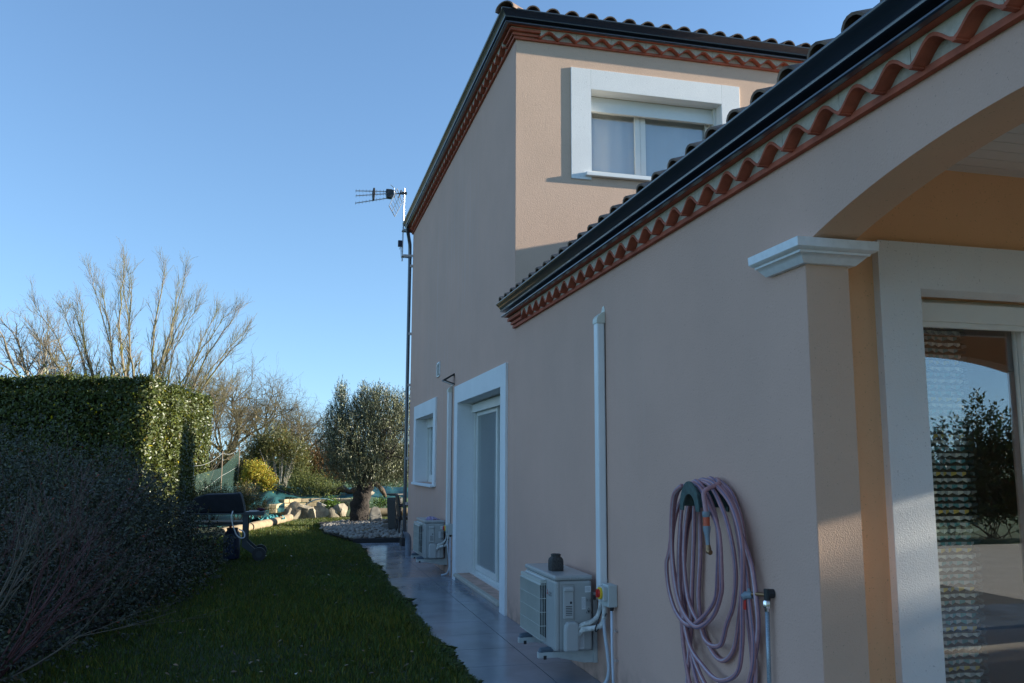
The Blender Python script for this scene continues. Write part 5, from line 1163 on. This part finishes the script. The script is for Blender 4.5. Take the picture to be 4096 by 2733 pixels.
# =================================================================== GARDEN THINGS
rng = np.random.default_rng(55); random.seed(55)
def rock(name, label, cat, c, size, material, seed, group=None, flat=0, rot=0.0, sub_=3):
    bm = bmesh.new(); bmesh.ops.create_icosphere(bm, subdivisions=sub_, radius=1.0); r_ = np.random.default_rng(seed)
    V = np.array([v.co[:] for v in bm.verts]); 
    planes = r_.normal(size=(11, 3)); planes /= np.linalg.norm(planes, axis=1)[:, None]
    for pl in planes:
        dd = V@pl; lim = r_.uniform(.50, .78); k = dd > lim; V[k] -= np.outer(dd[k]-lim, pl)
    V *= (1+.09*noise3(V, 3, seed)+.05*noise3(V, 9, seed+1)+.02*noise3(V, 19, seed+2))[:, None]
    V *= np.array(size); ca_, sa_ = math.cos(rot), math.sin(rot); V[:, :2] = V[:, :2]@np.array([[ca_, sa_], [-sa_, ca_]])
    for v, q in zip(bm.verts, V): v.co = q+np.array(c)
    me = bpy.data.meshes.new(name); bm.to_mesh(me); bm.free(); me.materials.append(material); me.shade_smooth(); me.set_sharp_from_angle(angle=R(18))
    o = bpy.data.objects.new(name, me); COL.objects.link(o)
    if label: tag(o, label, cat, group)
    return o
SAND = mat('sandstone', (.60, .47, .27), rough=.9, col2=(.40, .31, .19), vscale=7, bump=.5, bscale=45, bdist=.006)
ROCKM = mat('limestone_rock', (.48, .40, .28), rough=.9, col2=(.22, .18, .13), vscale=7, bump=.6, bscale=30, bdist=.01)
DROCK = mat('dark_rock', (.16, .125, .095), rough=.9, col2=(.07, .055, .045), vscale=6, bump=.6, bscale=30, bdist=.01)
gr = 'boulders edging the lawn'
for i, (x, z, sx, sz, lb, rt) in enumerate([(-2.20, .14, .24, .23, 'small pale boulder at the left end of the boulder row', .3), (-1.98, .18, .34, .31, 'broad flat faced pale boulder left of the row middle', .1), (-1.72, .17, .32, .29, 'second broad pale boulder with a slanting top', 1.0), (-1.52, .12, .15, .24, 'narrow upright pinkish boulder in the row', .2),
        (-1.30, .12, .34, .26, 'leaning pale boulder right of the narrow one', .7), (-1.04, .10, .28, .26, 'pointed yellowish boulder right of the leaning one', .5), (-.76, .20, .24, .25, 'rounded pink boulder beside the olive trunk', .9)]):
    rock('boulder', lb+', on the lawn edge', 'boulder', (x, 25.3, z), (sx, .16, sz), ROCKM, 60+i, gr, rot=0)
rock('boulder', 'dark boulder with white patch lying on top between the pale boulders', 'boulder', (-1.32, 25.45, .36), (.16, .14, .12), mat('dark_grey_rock', (.16, .15, .14), rough=.9, col2=(.5, .48, .42), vscale=3), 71, gr)
rock('boulder', 'large pale boulder lying on the tarpaulin right of the olive trunk', 'boulder', (.10, 26.3, .66), (.20, .15, .14), ROCKM, 72, gr)
rock('rock', 'upright grey pointed rock on the pebbles right of the olive trunk', 'rock', (-.15, 21.6, .20), (.17, .13, .30), mat('grey_rock', (.20, .18, .15), rough=.9, var=.3, vscale=6), 73, 'rocks on the pebble bed')
rock('rock', 'dark blocky rock at the right of the pebble bed', 'rock', (.14, 20.6, .16), (.20, .16, .16), DROCK, 74, 'rocks on the pebble bed')
rock('rock', 'brown jagged rock in the middle of the pebble bed', 'rock', (-.05, 19.2, .12), (.26, .18, .12), DROCK, 76, 'rocks on the pebble bed')
rock('rock', 'rounded brown rock half sunk in the pebbles on the left', 'rock', (-.62, 18.7, .09), (.24, .16, .12), mat('brown_rock', (.15, .115, .06), rough=.9, var=.3, vscale=6), 77, 'rocks on the pebble bed')
# driftwood roots by the tarpaulin
b = MB(); b.tube(catmull([(-.95, 26.7, .62), (-.70, 26.6, .78), (-.42, 26.6, .70), (-.15, 26.5, .90), (.10, 26.5, .98), (.40, 26.4, .85), (.60, 26.4, .55)], 6), [.08, .12, .14, .13, .10, .08, .10, .12, .10, .08, .07, .07, .08, .09, .08, .07, .06, .07, .09, .10, .09, .08, .08, .09, .10, .09, .08, .08, .08, .07, .06, .07, .08, .07, .06, .05, .04], 9)
tag(b.build('driftwood', mat('driftwood', (.11, .075, .05), rough=1, var=.4, vscale=10, bump=1, bscale=20, bdist=.03), None, True), 'dark gnarled tree root lying on the tarpaulin behind the olive', 'driftwood')
# low dry stone wall
t = thing('stone_wall', (-1.6, 26.0, 0), 'low curved dry stone wall of sandy blocks along the tarpaulin', 'stone wall')
crv = catmull([(-2.62, 24.6, 0), (-2.55, 25.5, 0), (-2.10, 26.0, 0), (-1.4, 26.15, 0), (-.6, 26.1, 0), (.1, 26.0, 0)], 14)
cum = [0]
for a, c in zip(crv, crv[1:]): cum.append(cum[-1]+(c-a).length)
def along(s):
    for i in range(len(cum)-1):
        if cum[i+1] >= s: k = (s-cum[i])/(cum[i+1]-cum[i]+1e-9); return crv[i].lerp(crv[i+1], k), (crv[i+1]-crv[i]).normalized()
    return crv[-1], (crv[-1]-crv[-2]).normalized()
for lay in range(3):
    s = 0.05*lay; zb = .19+.115*lay
    while s < cum[-1]-.25:
        L_ = random.uniform(.16, .34); hh = random.uniform(.095, .112)
        if lay == 2 and s < 1.0: s += L_; continue
        p, d = along(s+L_/2); o2 = Vector((-d.y, d.x, 0)); dep = random.uniform(.10, .13)
        b = MB(); q = []
        for z in (zb, zb+hh):
            for e, g_ in ((-1, -1), (1, -1), (1, 1), (-1, 1)): q.append(p+d*(e*(L_/2-.008)*random.uniform(.93, 1))+o2*(g_*dep*random.uniform(.85, 1))+Vector((0, 0, z+random.uniform(-.008, .008))))
        b.add(q, [(0,3,2,1),(4,5,6,7),(0,1,5,4),(1,2,6,5),(2,3,7,6),(3,0,4,7)]); b.build('stone', SAND, t, bevel=.012); s += L_
# logs edging
LOG = mat('weathered_log', (.40, .30, .18), rough=.9, col2=(.25, .18, .11), vscale=5, bump=.4, bscale=40, bdist=.004, stretch=(1, 1, 1))
def log(p0, p1, r_, label):
    p0, p1 = Vector(p0), Vector(p1); b = MB(); pts = [p0.lerp(p1, i/6) for i in range(7)]
    b.tube(pts, [r_*.93]+[r_*(1+.02*math.sin(i*3)) for i in range(5)]+[r_*.93], 16); o = b.build('log', LOG, None, 'auto'); tag(o, label, 'log', 'round logs edging the lawn')
log((-3.55, 19.6, .06), (-3.05, 21.0, .07), .105, 'round log nearest the barbecue on the lawn edge')
log((-3.03, 21.05, .07), (-2.62, 22.5, .07), .11, 'middle round log of the edging left of the boulders')
log((-2.60, 22.55, .07), (-2.15, 24.6, .08), .10, 'round log reaching the left end of the boulder row')
log((-.25, 25.4, .15), (.95, 25.4, .15), .12, 'round log lying right of the olive trunk')
log((.97, 25.42, .15), (2.2, 25.45, .15), .12, 'round log partly hidden behind the house corner')
# teal weed-control sheet over the bank
TEAL = mat('teal_woven_sheet', (.025, .10, .10), rough=.55, var=.3, vscale=3, bump=.5, bscale=9, bdist=.03, spec=.4)
def bank_z(x, y):
    base = .10+max(0, min(1, (y-24.2)/3.2))*.72; ridge = .18*math.exp(-((x+2.7)**2)/.12)*max(0, min(1, (y-25)/2.0))
    return base*(.95 if x > -2.5 else .85)+ridge+.03*math.sin(x*3.1+y*2)+.012*math.sin(x*11)+.010*math.sin(y*13+x*4)
b = MB(); XS = np.linspace(-4.6, 2.2, 90); YS = np.linspace(22.2, 28.6, 60)
def front(x): return 26.25 if x > -2.45 else 22.3+max(0, (x+4.3))*.0+.0
vs = []; ix = {}
for j, y in enumerate(YS):
    for i, x in enumerate(XS): vs.append((x, y, bank_z(x, y) if x > -2.5 else .02+max(0, min(1, (y-23)/4.5))*.78+.025*math.sin(x*5+y*3)+.018*math.sin(x*13-y*5)+.10*math.exp(-((x+2.75)**2)/.09)*max(0, min(1, (y-25.2)/1.5))))
nx_ = len(XS); fs = []
for j in range(len(YS)-1):
    for i in range(nx_-1):
        xm, ym_ = XS[i], YS[j]
        lim = 26.2 if xm > -2.35 else (24.9 if xm > -2.75 else 21.0+(xm+4.8)*.0)
        if xm <= -2.75 and (xm-(-3.55))*2.9+19.8 > ym_+.25: continue
        if ym_ < lim: continue
        fs.append((j*nx_+i, j*nx_+i+1, (j+1)*nx_+i+1, (j+1)*nx_+i))
b.add(vs, fs); o = b.build('weed_sheet', TEAL, None, True, recalc=False); tag(o, 'wrinkled teal weed control sheet covering the bank behind the stones', 'ground sheet')
b = MB(); b.tube(catmull([(-2.78, 26.6, .90), (-2.45, 26.5, .74), (-2.1, 26.4, .62), (-1.75, 26.3, .52), (-1.55, 26.25, .46)], 5), .022, 7); tag(b.build('edging_strip', DKPLAST, None, True), 'black rubber edge strip curving down the teal sheet', 'edging strip')
b = MB(); b.tube(catmull([(-1.75, 25.6, .36), (-1.5, 25.5, .50), (-1.2, 25.45, .535), (-.95, 25.5, .47)], 6), .016, 7); tag(b.build('hose_piece', mat('pale_teal_hose', (.40, .58, .56), rough=.4), None, True), 'pale turquoise hose arching over the boulders', 'hose')
b = MB(); vs = []; 
for j in range(9):
    for i in range(14): vs.append((-2.80+i*.075+.02*math.sin(j*3), 23.3+j*.13, .06+.05*math.sin(i*1.9+j*1.3)+.04*math.sin(i*.7-j*2.1)+.04))
b.add([(x-.45, y-.1, z+.02) for x, y, z in vs], [(j*14+i, j*14+i+1, (j+1)*14+i+1, (j+1)*14+i) for j in range(8) for i in range(13)])
tag(b.build('crumpled_sheet', mat('light_teal_sheet', (.07, .30, .30), rough=.5, var=.35, vscale=9), None, False), 'crumpled lighter teal netting between the logs and stones', 'netting')
# fence posts with wire and green mesh
t = thing('wire_fence', (-4.0, 26, 0), 'thin green mesh fence on slim posts behind the hedge end', 'fence')
PW = mat('weathered_post', (.22, .17, .12), rough=.9, var=.2); PG = mat('green_post', (.03, .05, .045), rough=.5)
posts = [(-4.62, 23.8, 1.52), (-4.02, 25.2, 1.85), (-3.68, 27.0, 2.02)]
for i, (x, y, h) in enumerate(posts):
    b = MB(); b.tube([(x, y, 0), (x, y, h)], .030 if i == 0 else .018, 8); b.build('post', PG if i == 0 else PW, t, True)
for hh, nm in (((1.45, 1.80, 1.98), 0), ((.62, 1.18, 1.45), 1)):
    b = MB(); pts = [(posts[i][0], posts[i][1], hh[i]+.0) for i in range(3)]; P_ = []
    for i in range(2):
        for k in range(6): 
            s = k/6; P_.append((pts[i][0]*(1-s)+pts[i+1][0]*s, pts[i][1]*(1-s)+pts[i+1][1]*s, pts[i][2]*(1-s)+pts[i+1][2]*s-.10*math.sin(math.pi*s)*(1 if nm == 0 else .1)))
    P_.append(pts[2]); b.tube(P_, .0035, 4); b.build('wire', mat('pale_wire', (.55, .55, .52), rough=.5), t)
NET = bpy.data.materials.new('green_mesh'); NET.use_nodes = True; T = NET.node_tree; N = T.nodes; L = T.links
ck = N.new('ShaderNodeTexChecker'); ck.inputs['Scale'].default_value = 260; tcn = N.new('ShaderNodeTexCoord'); L.new(tcn.outputs['Object'], ck.inputs[0])
trn = N.new('ShaderNodeBsdfTransparent'); msn = N.new('ShaderNodeMixShader'); N['Principled BSDF'].inputs['Base Color'].default_value = (.03, .075, .06, 1); N['Principled BSDF'].inputs['Roughness'].default_value = .7
msn.inputs[0].default_value = .42; L.new(trn.outputs[0], msn.inputs[1]); L.new(N['Principled BSDF'].outputs[0], msn.inputs[2]); L.new(msn.outputs[0], N['Material Output'].inputs[0])
b = MB(); b.quad((-4.62, 23.8, .1), (-4.02, 25.2, .1), (-4.02, 25.2, 1.4), (-4.62, 23.8, 1.2)); b.quad((-4.02, 25.2, .1), (-3.68, 27, .3), (-3.68, 27, 1.9), (-4.02, 25.2, 1.4)); b.build('mesh_panel', NET, t)

# ---- pebble bed with black edging strip
t_ = np.linspace(0, 2*math.pi, 40)
b = MB(); b.box((-.95, 17.30, 0), (.25, 17.345, .085)); tag(b.build('bed_edging', mat('black_edging', (.022, .022, .024), rough=.5), None, bevel=.004), 'black straight edging board between paving and pebbles', 'edging')
def bed_z(x, y):
    return .05+.10*math.exp(-((x+.35)**2/.9+(y-20)**2/6))
PV, PF, PC = [], [], []
bm = bmesh.new(); bmesh.ops.create_icosphere(bm, subdivisions=1, radius=1.0); bv = np.array([v.co[:] for v in bm.verts]); bf = np.array([[v.index for v in f_.verts] for f_ in bm.faces]); bm.free()
cnt = 0
while cnt < 3000:
    x = rng.uniform(-1.5, .75); y = rng.uniform(17.37, 23.2)
    xl = -.92-.5*max(0, min(1, (y-17.4)/2.0))+max(0, (y-21.4))*.35; 
    if x < xl+rng.normal()*.03: continue
    s = rng.uniform(.022, .045)*(1.25 if y < 18 else 1.0); S3 = np.array([s*rng.uniform(.9, 1.4), s*rng.uniform(.8, 1.2), s*rng.uniform(.55, .85)])
    a = rng.uniform(0, 3.14); c, sn = math.cos(a), math.sin(a); V = bv*S3*(1+.08*rng.normal(size=(len(bv), 1))); V[:, :2] = V[:, :2]@np.array([[c, sn], [-sn, c]])
    V += np.array([x, y, bed_z(x, y)+rng.uniform(0, .02)]); PF.append(bf+len(bv)*cnt); PV.append(V)
    g0 = rng.uniform(.45, 1.0)*np.array([1, .95, .86]) if rng.random() < .85 else np.array([.42, .34, .26]); PC.append(np.tile(g0, (len(bv), 1))); cnt += 1
o = mesh_np('pebbles', np.concatenate(PV), np.concatenate(PF), mat('white_pebble', (.36, .34, .32), rough=.6, attr=True, var=.15, vscale=30), None, np.concatenate(PC)); o.data.shade_smooth()
tag(o, 'white and grey round pebbles heaped round the olive trunk', 'pebbles', kind='stuff')
b = MB(); XS = np.linspace(-1.42, .8, 14); YS = np.linspace(17.345, 23.3, 26)
b.add([(max(x, -.94-.5*max(0, min(1, (y-17.4)/2.0))), y, bed_z(x, y)-.02) for y in YS for x in XS], [(j*14+i, j*14+i+1, (j+1)*14+i+1, (j+1)*14+i) for j in range(25) for i in range(13)])
tag(b.build('pebble_bed_soil', SOIL, None, True), kind='structure')

# ---- rattan chair by the downpipe and dark planter behind it
t = thing('rattan_chair', (.20, 18.3, 0), 'dark woven garden chair with tall back beside the downpipe', 'chair')
RAT = mat('dark_rattan', (.035, .032, .030), rough=.6, var=.3, vscale=60, bump=.6, bscale=120)
b = MB(); nb = 10; vs = []
for j in range(nb+1):
    v = j/nb; xx = -.05-.06*v**2+.05*v; 
    for i in range(7):
        u_ = i/6; vs.append((-.02+.06*(1-v)-.05*(1-abs(2*u_-1))*.6, 18.05+u_*.50, .42+.45*v+.03*math.sin(math.pi*u_)))
b.add(vs, [(j*7+i, j*7+i+1, (j+1)*7+i+1, (j+1)*7+i) for j in range(nb) for i in range(6)])
bk = b.build('backrest', RAT, t, True); md = bk.modifiers.new('s', 'SOLIDIFY'); md.thickness = .03
b = MB(); b.box((0.0, 18.05, .38), (.50, 18.55, .44)); b.build('seat', RAT, t, bevel=.012)
for y in (18.05, 18.53):
    b = MB(); b.tube(catmull([(.0, y, .66), (.22, y, .67), (.45, y, .64), (.48, y, .42)], 5), .022, 8); b.build('armrest', RAT, t, True)
for x, y in ((.02, 18.08), (.02, 18.52), (.47, 18.08), (.47, 18.52)):
    b = MB(); b.tube([(x, y, 0), (x, y, .38)], .019, 8); b.build('leg', RAT, t, True)
t = thing('planter', (-.02, 19.0, 0), 'tall dark tapered planter with a flat rim behind the woven chair', 'planter')
b = MB(); b.lathe([(.12, 0), (.17, .75), (.165, .80)], (.02, 18.95, 0), 2, 4); b.build('pot', RAT, t)
b = MB(); b.lathe([(.10, .84), (.18, .86), (.18, .885), (.10, .89)], (.02, 18.95, 0), 2, 4); b.build('rim', RAT, t)

# ---- covered barbecue trolley
t = thing('barbecue', (-3.1, 14.6, 0), 'barbecue trolley under a black fabric cover with side table and two wheels', 'barbecue')
BM_ = mat('barbecue_steel', (.055, .065, .075), rough=.35, metal=.3, var=.1)
CLB = mat('black_cover', (.008, .009, .013), rough=.75, var=.3, vscale=8, bump=.6, bscale=14, bdist=.01)
b = MB(); Yc0, Yc1 = 14.45, 14.95
prof = [(-3.72, .745), (-2.845, .745), (-2.87, .86), (-2.905, .99), (-2.935, 1.055), (-3.02, 1.040), (-3.2, 1.035), (-3.45, 1.03), (-3.60, .98), (-3.70, .85)]
b.prism(prof, 1, Yc0, Yc1); cv = b.build('cover', CLB, t, bevel=.02)
b = MB(); b.box((-3.80, 14.42, .720), (-2.548, 14.98, .744)); b.box((-2.86, 14.41, .705), (-2.548, 14.43, .76)); b.box((-2.565, 14.42, .715), (-2.546, 14.98, .762)); b.box((-2.80, 14.45, .744), (-2.56, 14.95, .760)); b.build('side_table', BM_, t, bevel=.003)
for y in (14.45, 14.93):
    b = MB(); b.box((-2.868, y-.015, .22), (-2.79, y+.015, .72)); b.prism([(-2.868, .26), (-2.79, .30), (-2.64, .165), (-2.69, .105), (-2.868, .225)], 1, y-.016, y+.016); b.build('leg', BM_, t, bevel=.002)
    b = MB(); b.box((-3.72, y-.015, .02), (-3.65, y+.015, .72)); b.build('leg', BM_, t, bevel=.002)
    wy = y-.05 if y < 14.7 else y+.02
    b = MB(); b.tube([(-2.60, wy-.022, .108), (-2.60, wy+.022, .108)], .104, 28); wh = b.build('wheel', DKPLAST, t, 'auto')
    b = MB(); b.tube([(-2.60, wy-.026, .108), (-2.60, wy-.021, .108)], .052, 20); b.build('hub', mat('hub_grey', (.04, .045, .05), rough=.5), wh, 'auto')
b = MB(); b.tube([(-2.60, 14.40, .108), (-2.60, 14.96, .108)], .008, 8); b.build('axle', BM_, t)
b = MB(); b.box((-3.66, 14.43, .565), (-2.868, 14.95, .60)); b.build('shelf', DKPLAST, t)
b = MB(); b.tube(catmull([(-3.02, 14.40, .775), (-3.035, 14.37, .70), (-3.02, 14.37, .60), (-2.995, 14.37, .52), (-2.945, 14.37, .41), (-2.88, 14.37, .363), (-2.83, 14.37, .375), (-2.83, 14.38, .43), (-2.86, 14.39, .47), (-2.915, 14.42, .49)], 6), .0095, 8); b.build('gas_hose', WHITE, t, True)
b = MB(); b.lathe([(.10, .015), (.125, .03), (.13, .08), (.13, .38), (.10, .44), (.05, .465), (.05, .49)], (-3.03, 14.68, 0), 2, 20); b.lathe([(.085, .44), (.085, .50)], (-3.03, 14.68, 0), 2, 20); gb_ = b.build('gas_bottle', mat('blue_bottle', (.012, .02, .05), rough=.4), None, 'auto'); tag(gb_, 'dark blue gas bottle standing under the barbecue', 'gas bottle')
b = MB(); b.lathe([(.02, .50), (.022, .535), (.012, .54)], (-3.06, 14.66, 0), 2, 12); gv = b.build('valve', REDP, gb_, 'auto')
rb = rock('rag', 'dark red crumpled cloth on the barbecue side table', 'cloth', (-2.60, 14.7, .785), (.075, .07, .032), mat('dark_red_cloth', (.085, .012, .03), rough=.95, var=.3, vscale=30), 91)

# ---- grass
rng = np.random.default_rng(66)
def grass(n, xr, yr, h, wd, keep, seed, lean=.5):
    x = rng.uniform(*xr, n); y = yr[0]+(yr[1]-yr[0])*rng.random(n)**1.35; k = keep(x, y); x, y = x[k], y[k]; n = len(x)
    z = .012*np.sin(x*1.7+y*.6)+.010*np.sin(y*1.3-x)-.012
    cl = noise3(np.stack([x, y, 0*x], 1), 2.2, seed)+.7*noise3(np.stack([x, y, 0*x], 1), 6, seed+1)
    hh = h*rng.uniform(.5, 1.25, n)*(1+.55*cl)*(1+.25*rng.normal(size=n)).clip(.4, 2); hh = hh.clip(.008, .2)
    a = rng.uniform(0, 6.28, n); ln_ = lean*hh*rng.uniform(.1, 1.3, n); b_ = rng.uniform(0, 6.28, n)
    P = np.stack([x, y, z], 1); S_ = np.stack([np.cos(a), np.sin(a), 0*a], 1)*(wd*(1+y/14))[:, None]
    Lv = np.stack([np.cos(b_)*ln_, np.sin(b_)*ln_, hh], 1); mid = P+Lv*np.array([.35, .35, .6])
    V = np.stack([P-S_*.5, P+S_*.5, mid+S_*.4, P+Lv, mid-S_*.4], 1).reshape(-1, 3)
    c = np.tile(np.array([1., 1, 1]), (n, 1)); m_ = rng.random(n) < .22+.14*cl; c[m_] = (2.3, 1.35, .9); c *= (1+.25*rng.normal(size=(n, 1))).clip(.4, 1.8)*(1+.18*cl[:, None])
    return V, np.arange(n*5).reshape(n, 5), np.repeat(c, 5, 0)
def keep_lawn(x, y):
    left = np.where(y < 16, -.38, 0)+np.interp(y, [3, 5.5, 7.2, 8.6, 10, 12, 14.6, 18, 19.5, 21, 22.5, 24.6, 25.3], [-4.3, -3.95, -3.7, -3.42, -3.3, -3.15, -3.3, -4.2, -3.6, -3.1, -2.65, -2.2, -2.1])
    right = np.where(y < 17.35, -.90, np.where(y < 23, -.96-.5*np.clip((y-17.4)/2, 0, 1)+np.clip(y-21.4, 0, 9)*.35, 2.2))
    return (x > left) & (x < right) & (y < 25.25+.1*np.sin(x*4))
V, F, C = grass(330000, (-4.4, 2.2), (5.2, 25.4), .042, .0042, keep_lawn, 1)
GR = leaf_mat('grass_blade', (.085, .125, .020), rough=.5, trans=.25)
o = mesh_np('grass', V, F, GR, None, C); tag(o, 'short green winter lawn grass with some straw coloured blades', 'grass', kind='stuff')
# ragged tufts hanging over the paving edge
k = 16000; y = 5.0+12.2*rng.random(k)**1.3; cl = np.sin(y*2.1)+.7*np.sin(y*5.3+1)+.5*np.sin(y*11.7); x = -.905+rng.normal(size=k)*.02-rng.random(k)*.05
hh = (.038+.016*cl).clip(.015, .2)*rng.uniform(.5, 1.4, k); out_ = (.038+.022*cl).clip(0.0, .15)*rng.uniform(.2, 1.3, k)
a = rng.uniform(0, 6.28, k); P = np.stack([x, y, 0*x], 1); S_ = np.stack([np.cos(a), np.sin(a), 0*a], 1)*(.0045*(1+y/16))[:, None]
Lv = np.stack([out_, rng.normal(size=k)*.025, hh*.55], 1); mid = P+np.stack([out_*.45, 0*out_, hh*.6], 1)
V = np.stack([P-S_*.5, P+S_*.5, mid+S_*.4, P+Lv, mid-S_*.4], 1).reshape(-1, 3); c = colvar(k, (1, 1, 1), ((.12, (2.3, 1.5, .9)),), .25)
o = mesh_np('edge_grass', V, np.arange(k*5).reshape(k, 5), GR, None, np.repeat(c, 5, 0)); tag(o, 'ragged grass tufts overhanging the edge of the paving', 'grass', kind='stuff')
# fallen leaves and daisies on the lawn
k = 240; x = rng.uniform(-3.6, -.98, k); y = 5.4+12*rng.random(k)**1.3; kk = keep_lawn(x, y); x, y = x[kk], y[kk]; k = len(x)
D = rand_dir(k); D[:, 2] *= .25; leaves_obj('fallen_leaves', np.stack([x, y, .022+.012*rng.random(k)], 1), D, np.tile([0, 0, 1.], (k, 1))+rand_dir(k)*.35, rng.uniform(.03, .055, k), rng.uniform(.018, .03, k), leaf_mat('brown_leaf', (.16, .095, .045), trans=.1), None, colvar(k, (1, 1, 1), ((.06, (4, 6, 10)),), .4))
tag(bpy.data.objects['fallen_leaves'], 'scattered small brown fallen leaves on the lawn', 'leaves', kind='stuff')
# far field hedgerow
bush('far_hedgerow', 'distant dark hedgerow across the field on the horizon', 'hedgerow', (0, 90, 0), [(-40+i*3.3+rng.normal(), 90+rng.normal()*2, 1.1, 2.6, 1.5, 1.6+.5*rng.random()) for i in range(22)], 16000, .5, .28, leaf_mat('far_leaf', (.045, .055, .025), trans=.1))
